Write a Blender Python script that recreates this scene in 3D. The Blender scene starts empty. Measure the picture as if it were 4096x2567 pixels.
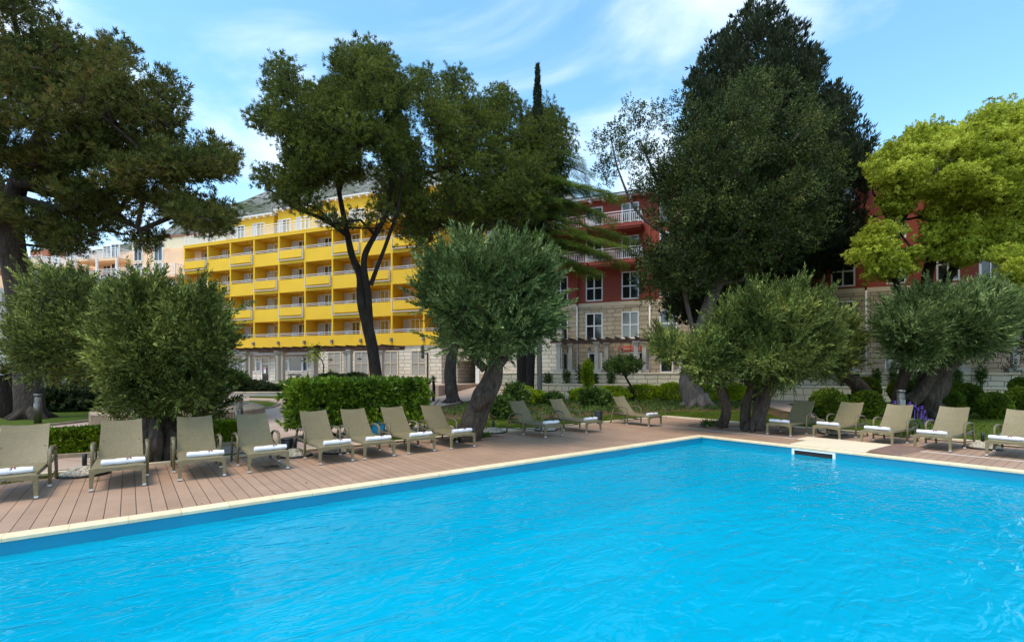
import bpy, bmesh, math, random
import numpy as np
from mathutils import Vector, Matrix, noise as mnoise
R = math.radians
rng = np.random.default_rng(7)
random.seed(7)
S = bpy.context.scene
C = S.collection
F, HC, VH = 1955.0, 1.8, 1490.0          # focal length (px of a 4096 px wide frame), camera height, horizon row
def P(u, v, Y):
    return Vector(((u-2048)*Y/F, Y, HC-(v-VH)*Y/F))
def G(u, v, z=0.0):
    Y = F*(HC-z)/(v-VH)
    return Vector(((u-2048)*Y/F, Y, z))
DU = 1.6975                               # my outline notes were taken at 2413 px wide

# ------------------------------------------------------------------ camera, light, sky
cam = bpy.data.cameras.new("camera"); co = bpy.data.objects.new("camera", cam); C.objects.link(co)
co.location = (0, 0, HC); co.rotation_euler = (R(90), 0, 0)
cam.sensor_width = 36; cam.lens = F/4096*36; cam.shift_y = (VH-1283.5)/4096; cam.clip_end = 5000; cam.clip_start = .05
S.camera = co
S.view_settings.view_transform = 'Standard'; S.view_settings.look = 'None'; S.view_settings.gamma = 1
S.view_settings.exposure = 0.82
SUN_EL, SUN_AZ = 66, 222                  # azimuth measured clockwise from +Y: behind the camera, a little left
sd = bpy.data.lights.new("sun", 'SUN'); so = bpy.data.objects.new("sun", sd); C.objects.link(so)
sd.energy = 1.9; sd.angle = R(26); sd.color = (1, .87, .70)
d = Vector((math.sin(R(SUN_AZ))*math.cos(R(SUN_EL)), math.cos(R(SUN_AZ))*math.cos(R(SUN_EL)), math.sin(R(SUN_EL))))
so.rotation_euler = d.to_track_quat('Z', 'Y').to_euler(); so.location = (0, -10, 30)
W = bpy.data.worlds.new("World"); S.world = W; W.use_nodes = True
wt = W.node_tree; wt.nodes.clear()
def wn(t): return wt.nodes.new(t)
sky = wn('ShaderNodeTexSky'); sky.sky_type = 'NISHITA'; sky.sun_disc = False
sky.sun_elevation = R(SUN_EL); sky.sun_rotation = R(SUN_AZ); sky.air_density = 1.0; sky.dust_density = .5; sky.ozone_density = 2.0
bg = wn('ShaderNodeBackground'); bg.inputs[1].default_value = .145
out = wn('ShaderNodeOutputWorld')
tc = wn('ShaderNodeTexCoord'); mp = wn('ShaderNodeMapping'); mp.inputs['Scale'].default_value = (1.0, 1.0, 2.2); mp.inputs['Rotation'].default_value = (0, R(25), R(10))
n1 = wn('ShaderNodeTexNoise'); n1.inputs['Scale'].default_value = 1.7; n1.inputs['Detail'].default_value = 7; n1.inputs['Roughness'].default_value = .52; n1.inputs['Distortion'].default_value = .6
cr = wn('ShaderNodeValToRGB'); cr.color_ramp.elements[0].position = .46; cr.color_ramp.elements[1].position = .68
cr.color_ramp.interpolation = 'EASE'
sx = wn('ShaderNodeSeparateXYZ'); mr = wn('ShaderNodeMapRange'); mr.inputs[1].default_value = .0; mr.inputs[2].default_value = .40; mr.inputs[3].default_value = .34; mr.inputs[4].default_value = 0.0
ad = wn('ShaderNodeMath'); ad.operation = 'ADD'; ad.use_clamp = True
mx = wn('ShaderNodeMix'); mx.data_type = 'RGBA'; mx.inputs['B'].default_value = (4.9, 5.5, 5.9, 1)
ml = wn('ShaderNodeMath'); ml.operation = 'MULTIPLY'; ml.inputs[1].default_value = .8
hs = wn('ShaderNodeHueSaturation'); hs.inputs['Saturation'].default_value = 1.12; hs.inputs['Hue'].default_value = .484; hs.inputs['Value'].default_value = 1.42
L = wt.links.new
L(tc.outputs['Generated'], mp.inputs[0]); L(mp.outputs[0], n1.inputs['Vector']); L(n1.outputs[0], cr.inputs[0])
L(tc.outputs['Generated'], sx.inputs[0]); L(sx.outputs[2], mr.inputs[0]); L(cr.outputs[0], ad.inputs[0]); L(mr.outputs[0], ad.inputs[1]); L(ad.outputs[0], ml.inputs[0])
L(ml.outputs[0], mx.inputs['Factor']); L(sky.outputs[0], hs.inputs['Color']); L(hs.outputs[0], mx.inputs['A']); L(mx.outputs['Result'], bg.inputs[0]); L(bg.outputs[0], out.inputs[0])

# ------------------------------------------------------------------ materials
M = {}
def nm(name):
    m = bpy.data.materials.new(name); m.use_nodes = True; t = m.node_tree; t.nodes.clear()
    o = t.nodes.new('ShaderNodeOutputMaterial'); b = t.nodes.new('ShaderNodeBsdfPrincipled'); t.links.new(b.outputs[0], o.inputs[0])
    M[name] = m
    return m, t, b, o
def coords(t, rot=0, scale=(1, 1, 1), kind='Object', loc=(0, 0, 0)):
    c = t.nodes.new('ShaderNodeTexCoord'); p = t.nodes.new('ShaderNodeMapping'); p.inputs['Rotation'].default_value = (0, 0, rot)
    p.inputs['Scale'].default_value = scale; p.inputs['Location'].default_value = loc
    t.links.new(c.outputs[kind], p.inputs[0]); return p.outputs[0]
def noise(t, vec, scale, detail=4, rough=.55, dist=0):
    n = t.nodes.new('ShaderNodeTexNoise'); n.inputs['Scale'].default_value = scale; n.inputs['Detail'].default_value = detail
    n.inputs['Roughness'].default_value = rough; n.inputs['Distortion'].default_value = dist; t.links.new(vec, n.inputs['Vector']); return n.outputs[0]
def ramp(t, fac, stops):
    r = t.nodes.new('ShaderNodeValToRGB'); e = r.color_ramp.elements
    while len(e) < len(stops): e.new(.5)
    for k, (p, c) in enumerate(stops): e[k].position = p; e[k].color = (*c, 1)
    t.links.new(fac, r.inputs[0]); return r.outputs[0]
def mixc(t, fac, a, b, mode='MIX'):
    m = t.nodes.new('ShaderNodeMix'); m.data_type = 'RGBA'; m.blend_type = mode
    for s, x in (('Factor', fac), ('A', a), ('B', b)):
        if hasattr(x, 'links'): t.links.new(x, m.inputs[s])
        else: m.inputs[s].default_value = (*x, 1) if isinstance(x, tuple) else x
    return m.outputs['Result']
def bump(t, b, h, strength=.3, dist=.02):
    n = t.nodes.new('ShaderNodeBump'); n.inputs['Strength'].default_value = strength; n.inputs['Distance'].default_value = dist
    t.links.new(h, n.inputs['Height']); t.links.new(n.outputs[0], b.inputs['Normal']); return n
def simple(name, col, rough=.6, var=.12, vs=3.0, bs=0, bscale=40, metal=0, spec=.5, big=0):
    m, t, b, o = nm(name); v = coords(t)
    dk = tuple(c*(1-var) for c in col); lt = tuple(min(1, c*(1+var)) for c in col)
    c = ramp(t, noise(t, v, vs, 5), [(.3, dk), (.7, lt)])
    if big: c = mixc(t, big, c, ramp(t, noise(t, v, vs*.12, 3), [(.35, tuple(x*.75 for x in col)), (.65, tuple(min(1, x*1.15) for x in col))]))
    t.links.new(c, b.inputs['Base Color']); b.inputs['Roughness'].default_value = rough; b.inputs['Metallic'].default_value = metal
    b.inputs['Specular IOR Level'].default_value = spec
    if bs: bump(t, b, noise(t, v, bscale, 5), bs, .02)
    return m
simple('white_paint', (.78, .78, .76), .45, .04, 2)
simple('white_frame', (.8, .8, .79), .4, .04, 3)
simple('grey_wall', (.42, .41, .39), .8, .06, 1.2, .2, 30)
simple('yellow_paint', (.80, .49, .022), .75, .05, .6, .25, 60, big=.25)
simple('peach_paint', (.80, .55, .35), .8, .06, .8, .2, 40)
simple('cream_paint', (.66, .60, .42), .8, .05, .8)
simple('red_paint', (.30, .058, .034), .8, .1, .9, .25, 50, big=.3)
simple('shutter_white', (.66, .66, .66), .5, .05, 3)
simple('concrete', (.30, .23, .155), .9, .2, 4, .5, 30, big=.3)
simple('pale_concrete', (.46, .44, .41), .85, .12, 3, .3, 40)
simple('column_stone', (.42, .40, .36), .8, .1, 5, .2, 40)
simple('dark_wood', (.055, .024, .014), .55, .3, 6, .4, 20)
simple('plinth_grey', (.2, .19, .18), .9, .15, 3)
simple('metal_dark', (.03, .035, .035), .4, .1, 3, metal=.2)
simple('black_plastic', (.012, .013, .014), .45, .1, 3)
simple('steel', (.17, .165, .155), .32, .08, 8, metal=.85)
simple('cap_metal', (.62, .64, .66), .35, .05, 8, metal=.3)
simple('towel_white', (.80, .79, .84), .95, .04, 14, .5, 200)
simple('emblem_red', (.22, .01, .03), .8, .1, 10)
simple('orange_sign', (.75, .11, .03), .5, .04, 3)
simple('sign_white', (.8, .8, .8), .5, .02, 3)
simple('sign_blue', (.05, .3, .45), .5, .02, 3)
simple('blue_fabric', (.01, .26, .46), .7, .2, 9)
simple('curtain', (.30, .29, .26), .9, .2, 12)
simple('table_top', (.10, .12, .14), .4, .1, 3)
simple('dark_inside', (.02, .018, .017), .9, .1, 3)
simple('green_panel', (.12, .35, .3), .3, .1, 3)
simple('iris_purple', (.13, .06, .42), .6, .2, 20)
simple('cream_slab', (.68, .57, .40), .7, .06, 1.5, .15, 60, big=.2)
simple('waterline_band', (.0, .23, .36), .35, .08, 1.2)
simple('mulch', (.10, .055, .035), .95, .4, 14, .8, 40)
def tiles():
    m, t, b, o = nm('roof_tile'); v = coords(t)
    w = t.nodes.new('ShaderNodeTexWave'); w.wave_type = 'BANDS'; w.bands_direction = 'X'; w.inputs['Scale'].default_value = 1.6; w.inputs['Distortion'].default_value = .4; t.links.new(v, w.inputs[0])
    c = ramp(t, noise(t, v, 3, 6), [(.3, (.28, .09, .05)), (.6, (.42, .17, .10)), (.8, (.5, .28, .18))])
    t.links.new(c, b.inputs['Base Color']); b.inputs['Roughness'].default_value = .85; bump(t, b, w.outputs[1], .8, .06)
tiles()
def stone(name, c1, c2, mort, bw, bh, irr=.0, ms=.012, rot=0, plane='XZ', off=.5, bs=.6):
    m, t, b, o = nm(name)
    c = t.nodes.new('ShaderNodeTexCoord'); sp = t.nodes.new('ShaderNodeSeparateXYZ'); cb = t.nodes.new('ShaderNodeCombineXYZ')
    t.links.new(c.outputs['Object'], sp.inputs[0])
    if plane == 'XZ':
        a = t.nodes.new('ShaderNodeMath'); a.operation = 'ADD'; t.links.new(sp.outputs[0], a.inputs[0]); t.links.new(sp.outputs[1], a.inputs[1])
        t.links.new(a.outputs[0], cb.inputs[0]); t.links.new(sp.outputs[2], cb.inputs[1])
    else:
        t.links.new(sp.outputs[0], cb.inputs[0]); t.links.new(sp.outputs[1], cb.inputs[1])
    v = cb.outputs[0]
    br = t.nodes.new('ShaderNodeTexBrick'); br.inputs['Scale'].default_value = 1; br.inputs['Brick Width'].default_value = bw; br.inputs['Row Height'].default_value = bh
    br.inputs['Mortar Size'].default_value = ms; br.inputs['Mortar Smooth'].default_value = .3; br.offset = off; br.squash = 1+irr; br.squash_frequency = 2; br.offset_frequency = 2
    br.inputs['Color1'].default_value = (*c1, 1); br.inputs['Color2'].default_value = (*c2, 1); br.inputs['Mortar'].default_value = (*mort, 1); br.inputs['Bias'].default_value = 0
    if irr:
        nn = noise(t, v, .9, 2); vm = t.nodes.new('ShaderNodeVectorMath'); vm.operation = 'SCALE'; vm.inputs['Scale'].default_value = .12
        nt = t.nodes.new('ShaderNodeTexNoise'); nt.inputs['Scale'].default_value = 1.1; t.links.new(v, nt.inputs['Vector']); t.links.new(nt.outputs[1], vm.inputs[0])
        va = t.nodes.new('ShaderNodeVectorMath'); t.links.new(v, va.inputs[0]); t.links.new(vm.outputs[0], va.inputs[1]); t.links.new(va.outputs[0], br.inputs['Vector'])
    else: t.links.new(v, br.inputs['Vector'])
    n = noise(t, v, 6, 6, .65)
    col = mixc(t, .55, br.outputs[0], ramp(t, n, [(.25, tuple(x*.55 for x in c1)), (.75, tuple(min(1, x*1.25) for x in c2))]), 'OVERLAY')
    t.links.new(col, b.inputs['Base Color']); b.inputs['Roughness'].default_value = .88
    mm = t.nodes.new('ShaderNodeMath'); mm.operation = 'SUBTRACT'; t.links.new(n, mm.inputs[0]); t.links.new(br.outputs[1], mm.inputs[1])
    bump(t, b, mm.outputs[0], bs, .04)
stone('white_ashlar', (.74, .69, .61), (.60, .56, .49), (.25, .22, .19), .66, .34, .45, .024)
stone('tan_ashlar', (.60, .53, .42), (.45, .39, .30), (.17, .145, .11), .66, .36, .5, .026)
stone('retaining_stone', (.62, .58, .49), (.50, .46, .39), (.18, .16, .13), .78, .34, .2, .024)
stone('lower_stone', (.72, .61, .47), (.62, .52, .40), (.22, .18, .14), .55, .42, .1, .022)
stone('coping_stone', (.70, .60, .45), (.63, .53, .39), (.52, .42, .28), .54, 8, 0, .006, plane='XY', off=0, bs=.15)
def deck_mat(name, seam, bw=.163):
    m, t, b, o = nm(name)
    c = t.nodes.new('ShaderNodeTexCoord'); br = t.nodes.new('ShaderNodeTexBrick')
    sp = t.nodes.new('ShaderNodeSeparateXYZ'); cb = t.nodes.new('ShaderNodeCombineXYZ'); t.links.new(c.outputs['Object'], sp.inputs[0])
    t.links.new(sp.outputs[1], cb.inputs[0]); t.links.new(sp.outputs[0], cb.inputs[1]); v = cb.outputs[0]
    br.offset = 0; br.inputs['Scale'].default_value = 1; br.inputs['Brick Width'].default_value = seam; br.inputs['Row Height'].default_value = bw; br.inputs['Mortar Size'].default_value = .0042; br.inputs['Mortar Smooth'].default_value = .1
    br.inputs['Color1'].default_value = (.36, .235, .158, 1); br.inputs['Color2'].default_value = (.40, .265, .18, 1); br.inputs['Mortar'].default_value = (.03, .018, .012, 1)
    t.links.new(v, br.inputs['Vector'])
    w = t.nodes.new('ShaderNodeTexWave'); w.wave_type = 'BANDS'; w.bands_direction = 'Y'; w.inputs['Scale'].default_value = 1/.012*.16; t.links.new(v, w.inputs['Vector'])
    st = noise(t, v, 1.3, 6, .6); fine = noise(t, v, 9, 5)
    col = mixc(t, .5, br.outputs[0], ramp(t, st, [(.25, (.36, .34, .33)), (.75, (.66, .64, .63))]), 'OVERLAY')
    col = mixc(t, .25, col, ramp(t, fine, [(.3, (.4, .4, .4)), (.7, (.62, .62, .62))]), 'OVERLAY')
    col = mixc(t, .12, col, w.outputs[0], 'MULTIPLY')
    col = mixc(t, br.outputs[1], col, (.03, .018, .012))
    t.links.new(col, b.inputs['Base Color']); b.inputs['Roughness'].default_value = .55; b.inputs['Specular IOR Level'].default_value = .35
    iv = t.nodes.new('ShaderNodeMath'); iv.operation = 'SUBTRACT'; iv.inputs[0].default_value = 1; t.links.new(br.outputs[1], iv.inputs[1])
    a = t.nodes.new('ShaderNodeMath'); a.operation = 'MULTIPLY_ADD'; a.inputs[1].default_value = .12; t.links.new(w.outputs[1], a.inputs[0]); t.links.new(iv.outputs[0], a.inputs[2])
    bump(t, b, a.outputs[0], .5, .006)
deck_mat('deck_boards', 2.97)
deck_mat('deck_boards_side', 6.0)
simple('deck_edge', (.20, .115, .08), .6, .15, 4)
def wicker():
    m, t, b, o = nm('wicker'); c = t.nodes.new('ShaderNodeTexCoord')
    br = t.nodes.new('ShaderNodeTexBrick'); br.inputs['Scale'].default_value = 1; br.inputs['Brick Width'].default_value = .036; br.inputs['Row Height'].default_value = .011
    br.inputs['Mortar Size'].default_value = .0016; br.inputs['Mortar Smooth'].default_value = .6
    br.inputs['Color1'].default_value = (.235, .19, .092, 1); br.inputs['Color2'].default_value = (.29, .24, .125, 1); br.inputs['Mortar'].default_value = (.05, .04, .02, 1)
    sp = t.nodes.new('ShaderNodeSeparateXYZ'); cb = t.nodes.new('ShaderNodeCombineXYZ'); a = t.nodes.new('ShaderNodeMath'); t.links.new(c.outputs['Object'], sp.inputs[0])
    t.links.new(sp.outputs[1], a.inputs[0]); t.links.new(sp.outputs[2], a.inputs[1]); t.links.new(sp.outputs[0], cb.inputs[0]); t.links.new(a.outputs[0], cb.inputs[1]); t.links.new(cb.outputs[0], br.inputs['Vector'])
    n = noise(t, c.outputs['Object'], 5, 3)
    col = mixc(t, .3, br.outputs[0], ramp(t, n, [(.3, (.42, .42, .42)), (.7, (.58, .58, .58))]), 'OVERLAY')
    t.links.new(col, b.inputs['Base Color']); b.inputs['Roughness'].default_value = .42
    iv = t.nodes.new('ShaderNodeMath'); iv.operation = 'SUBTRACT'; iv.inputs[0].default_value = 1; t.links.new(br.outputs[1], iv.inputs[1]); bump(t, b, iv.outputs[0], .7, .004)
wicker()
simple('frame_olive', (.12, .10, .055), .45, .12, 12)
def gravel(name, stops, sc):
    m, t, b, o = nm(name); v = coords(t); vo = t.nodes.new('ShaderNodeTexVoronoi'); vo.inputs['Scale'].default_value = sc; t.links.new(v, vo.inputs['Vector'])
    sp = t.nodes.new('ShaderNodeSeparateColor'); t.links.new(vo.outputs['Color'], sp.inputs[0])
    t.links.new(ramp(t, sp.outputs[0], stops), b.inputs['Base Color']); b.inputs['Roughness'].default_value = .8
    iv = t.nodes.new('ShaderNodeMath'); iv.operation = 'SUBTRACT'; iv.inputs[0].default_value = 1; t.links.new(vo.outputs['Distance'], iv.inputs[1]); bump(t, b, iv.outputs[0], .9, .012)
gravel('gravel_aggregate', [(.0, (.13, .10, .07)), (.4, (.36, .31, .22)), (.8, (.55, .50, .40))], 55)
gravel('pebbles', [(.0, (.25, .2, .15)), (.5, (.5, .46, .4)), (.9, (.66, .64, .6))], 22)
def barkm(name, c1, c2, c3, sc=7, st=1.0):
    m, t, b, o = nm(name); v = coords(t, scale=(1, 1, .28)); vo = t.nodes.new('ShaderNodeTexVoronoi'); vo.feature = 'DISTANCE_TO_EDGE'; vo.inputs['Scale'].default_value = sc
    nn = t.nodes.new('ShaderNodeTexNoise'); nn.inputs['Scale'].default_value = 3; vm = t.nodes.new('ShaderNodeVectorMath'); vm.operation = 'MULTIPLY_ADD'; vm.inputs[1].default_value = (.25, .25, .25)
    t.links.new(v, nn.inputs['Vector']); t.links.new(nn.outputs[1], vm.inputs[0]); t.links.new(v, vm.inputs[2]); t.links.new(vm.outputs[0], vo.inputs['Vector'])
    n = noise(t, v, 5, 8, .7)
    col = mixc(t, .6, ramp(t, vo.outputs['Distance'], [(0, c1), (.12, c2)]), ramp(t, n, [(.3, c1), (.55, c2), (.75, c3)]))
    t.links.new(col, b.inputs['Base Color']); b.inputs['Roughness'].default_value = .95; b.inputs['Specular IOR Level'].default_value = .2
    a = t.nodes.new('ShaderNodeMath'); t.links.new(vo.outputs['Distance'], a.inputs[0]); t.links.new(n, a.inputs[1]); bump(t, b, a.outputs[0], st, .05)
barkm('pine_bark', (.022, .017, .014), (.07, .055, .045), (.13, .10, .085), 9)
barkm('olive_bark', (.018, .013, .010), (.085, .064, .048), (.21, .17, .135), 8, 1.0)
barkm('grey_bark', (.05, .042, .035), (.15, .125, .105), (.26, .23, .2), 8, .7)
barkm('pale_bark', (.10, .085, .07), (.20, .175, .15), (.28, .25, .22), 10, .5)
barkm('dark_bark', (.014, .011, .009), (.035, .028, .022), (.07, .056, .045), 8)
def leafm(name, stops, rough=.6, tr=.25, spec=.15):
    m, t, b, o = nm(name); g = t.nodes.new('ShaderNodeNewGeometry'); v = coords(t)
    n = noise(t, v, .9, 4, .55)
    a = t.nodes.new('ShaderNodeMath'); a.operation = 'MULTIPLY_ADD'; a.inputs[1].default_value = .5; t.links.new(g.outputs['Random Per Island'], a.inputs[0])
    s = t.nodes.new('ShaderNodeMath'); s.operation = 'MULTIPLY_ADD'; s.inputs[1].default_value = 1.5; s.inputs[2].default_value = -.5; t.links.new(n, s.inputs[0]); t.links.new(s.outputs[0], a.inputs[2])
    c = ramp(t, a.outputs[0], stops); t.links.new(c, b.inputs['Base Color']); b.inputs['Roughness'].default_value = rough; b.inputs['Specular IOR Level'].default_value = spec
    tl = t.nodes.new('ShaderNodeBsdfTranslucent'); t.links.new(c, tl.inputs[0]); ms = t.nodes.new('ShaderNodeMixShader'); ms.inputs[0].default_value = tr
    t.links.new(b.outputs[0], ms.inputs[1]); t.links.new(tl.outputs[0], ms.inputs[2]); t.links.new(ms.outputs[0], o.inputs[0])
leafm('pine_needles', [(.1, (.026, .044, .009)), (.45, (.075, .105, .018)), (.8, (.18, .215, .035))])
leafm('pine_needles_brown', [(.1, (.026, .042, .009)), (.4, (.068, .09, .018)), (.65, (.13, .145, .03)), (.9, (.21, .14, .04))])
leafm('olive_leaves', [(.12, (.022, .040, .010)), (.45, (.080, .122, .032)), (.72, (.19, .255, .085)), (.93, (.48, .56, .20))], .5, .2)
leafm('olive_leaves_yellow', [(.12, (.022, .036, .007)), (.45, (.085, .115, .024)), (.72, (.22, .26, .06)), (.93, (.55, .58, .14))], .5, .2)
leafm('carob_leaves', [(.1, (.014, .026, .008)), (.5, (.040, .062, .016)), (.8, (.11, .145, .034)), (.97, (.27, .24, .06))], .5)
leafm('cypress_scales', [(.1, (.011, .020, .009)), (.5, (.024, .038, .015)), (.9, (.050, .066, .024))])
leafm('cedar_needles', [(.1, (.05, .09, .014)), (.5, (.13, .20, .028)), (.9, (.25, .35, .05))])
leafm('fresh_leaves', [(.1, (.12, .16, .014)), (.45, (.36, .42, .03)), (.8, (.68, .72, .12))], .5, .4)
leafm('laurel_leaves', [(.1, (.03, .07, .008)), (.45, (.10, .19, .016)), (.8, (.25, .38, .025)), (.95, (.42, .52, .05))], .4, .25, .35)
leafm('box_leaves', [(.1, (.03, .06, .008)), (.5, (.105, .17, .016)), (.85, (.27, .37, .03))], .5)
leafm('hedge_leaves', [(.1, (.04, .08, .006)), (.5, (.13, .22, .010)), (.85, (.32, .42, .02))], .5)
leafm('lime_leaves', [(.1, (.10, .16, .008)), (.5, (.30, .40, .016)), (.85, (.55, .62, .04))], .5)
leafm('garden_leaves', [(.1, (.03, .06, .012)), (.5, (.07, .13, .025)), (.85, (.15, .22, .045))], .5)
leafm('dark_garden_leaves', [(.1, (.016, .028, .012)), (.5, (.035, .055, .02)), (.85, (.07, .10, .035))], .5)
leafm('palm_leaves', [(.1, (.03, .04, .010)), (.5, (.08, .09, .022)), (.85, (.14, .14, .04))], .5)
leafm('grass_blades', [(.1, (.05, .08, .010)), (.5, (.11, .16, .018)), (.85, (.20, .24, .03))], .6)
leafm('fallen_leaves', [(.1, (.12, .07, .03)), (.5, (.28, .18, .08)), (.85, (.42, .34, .14))], .8, 0)
def lawnm():
    m, t, b, o = nm('lawn'); v = coords(t)
    c = ramp(t, noise(t, v, 35, 5, .7), [(.3, (.035, .06, .008)), (.55, (.075, .125, .012)), (.8, (.13, .18, .022))])
    c = mixc(t, ramp(t, noise(t, v, .7, 5, .6), [(.42, (0, 0, 0)), (.7, (.6, .6, .6))]), c, ramp(t, noise(t, v, 12, 4), [(.3, (.07, .075, .018)), (.7, (.13, .13, .03))]))
    t.links.new(c, b.inputs['Base Color']); b.inputs['Roughness'].default_value = .95; b.inputs['Specular IOR Level'].default_value = .1; bump(t, b, noise(t, v, 60, 4, .8), 1, .03)
lawnm()
def soilm():
    m, t, b, o = nm('soil'); v = coords(t)
    c = ramp(t, noise(t, v, 18, 6, .7), [(.3, (.05, .032, .018)), (.55, (.12, .075, .042)), (.8, (.22, .15, .09))])
    g = ramp(t, noise(t, v, 25, 5, .7), [(.3, (.04, .06, .010)), (.7, (.10, .14, .02))])
    c = mixc(t, ramp(t, noise(t, v, .8, 5, .65), [(.52, (0, 0, 0)), (.64, (1, 1, 1))]), c, g)
    t.links.new(c, b.inputs['Base Color']); b.inputs['Roughness'].default_value = .95; b.inputs['Specular IOR Level'].default_value = .1; bump(t, b, noise(t, v, 30, 6, .8), 1, .05)
soilm()
def pathm(name, a, bb, jt=True):
    m, t, b, o = nm(name); v = coords(t, rot=R(20))
    c = ramp(t, noise(t, v, .5, 6, .6), [(.3, a), (.7, bb)]); c = mixc(t, .35, c, ramp(t, noise(t, v, 14, 6, .7), [(.3, (.35, .35, .35)), (.7, (.65, .65, .65))]), 'OVERLAY')
    if jt:
        br = t.nodes.new('ShaderNodeTexBrick'); br.offset = 0; br.inputs['Scale'].default_value = 1; br.inputs['Brick Width'].default_value = 3.2; br.inputs['Row Height'].default_value = 3.2; br.inputs['Mortar Size'].default_value = .012
        t.links.new(v, br.inputs['Vector']); c = mixc(t, br.outputs[1], c, (.14, .11, .09))
    t.links.new(c, b.inputs['Base Color']); b.inputs['Roughness'].default_value = .85; bump(t, b, noise(t, v, 40, 5, .7), .3, .01)
pathm('path_paving', (.36, .26, .20), (.46, .35, .285))
pathm('stone_slab', (.40, .33, .25), (.50, .42, .32))
def hillm():
    m, t, b, o = nm('hill_rock'); v = coords(t)
    c = ramp(t, noise(t, v, .02, 8, .7), [(.35, (.10, .12, .07)), (.5, (.22, .23, .20)), (.65, (.36, .36, .37))])
    c = mixc(t, ramp(t, noise(t, v, .09, 6, .75), [(.5, (0, 0, 0)), (.56, (1, 1, 1))]), c, (.045, .062, .03))
    t.links.new(c, b.inputs['Base Color']); b.inputs['Roughness'].default_value = 1; b.inputs['Specular IOR Level'].default_value = 0; bump(t, b, noise(t, v, .05, 8, .75), 1, 10)
hillm()
def glassm(name, col, rough=.06):
    m, t, b, o = nm(name); b.inputs['Base Color'].default_value = (*col, 1); b.inputs['Roughness'].default_value = rough; b.inputs['Specular IOR Level'].default_value = .9
    bump(t, b, noise(t, coords(t), .8, 2), .06, .05)
glassm('window_glass', (.02, .022, .022)); glassm('window_glass_blue', (.015, .05, .09)); glassm('window_glass_curtained', (.13, .125, .11), .12)
def poolm():
    m, t, b, o = nm('pool_liner'); v = coords(t)
    c = ramp(t, noise(t, v, .35, 3), [(.3, (.0, .45, .65)), (.7, (.0, .53, .72))]); t.links.new(c, b.inputs['Base Color']); b.inputs['Roughness'].default_value = .6
    m, t, b, o = nm('pool_water'); v = coords(t)
    m2 = t.nodes.new('ShaderNodeMapping'); m2.inputs['Scale'].default_value = (1, 2.2, 1); m2.inputs['Rotation'].default_value = (0, 0, R(12)); t.links.new(v, m2.inputs[0]); v2 = m2.outputs[0]
    b1 = noise(t, v2, .8, 2, .5, .4); b2 = noise(t, v2, 2.3, 2, .5, .8); b3 = noise(t, v, 6, 2, .5, .6)
    k = t.nodes.new('ShaderNodeMath'); k.operation = 'MULTIPLY_ADD'; k.inputs[1].default_value = .55; t.links.new(b2, k.inputs[0]); t.links.new(b1, k.inputs[2])
    k2 = t.nodes.new('ShaderNodeMath'); k2.operation = 'MULTIPLY_ADD'; k2.inputs[1].default_value = .20; t.links.new(b3, k2.inputs[0]); t.links.new(k.outputs[0], k2.inputs[2])
    bn = t.nodes.new('ShaderNodeBump'); bn.inputs['Strength'].default_value = 1; bn.inputs['Distance'].default_value = .06; t.links.new(k2.outputs[0], bn.inputs['Height'])
    fr = t.nodes.new('ShaderNodeFresnel'); fr.inputs[0].default_value = 1.33; t.links.new(bn.outputs[0], fr.inputs['Normal'])
    fm = t.nodes.new('ShaderNodeMath'); fm.operation = 'MULTIPLY'; fm.inputs[1].default_value = .78; t.links.new(fr.outputs[0], fm.inputs[0])
    gl = t.nodes.new('ShaderNodeBsdfGlossy'); gl.inputs['Roughness'].default_value = .015; t.links.new(bn.outputs[0], gl.inputs['Normal'])
    tr = t.nodes.new('ShaderNodeBsdfTransparent'); tr.inputs[0].default_value = (.55, .92, .97, 1)
    df = t.nodes.new('ShaderNodeBsdfDiffuse'); df.inputs[0].default_value = (.0, .42, .62, 1); t.links.new(bn.outputs[0], df.inputs['Normal'])
    ma = t.nodes.new('ShaderNodeMixShader'); ma.inputs[0].default_value = .62; t.links.new(tr.outputs[0], ma.inputs[1]); t.links.new(df.outputs[0], ma.inputs[2])
    mb = t.nodes.new('ShaderNodeMixShader'); t.links.new(fm.outputs[0], mb.inputs[0]); t.links.new(ma.outputs[0], mb.inputs[1]); t.links.new(gl.outputs[0], mb.inputs[2])
    t.links.new(mb.outputs[0], o.inputs[0])
poolm()

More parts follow.
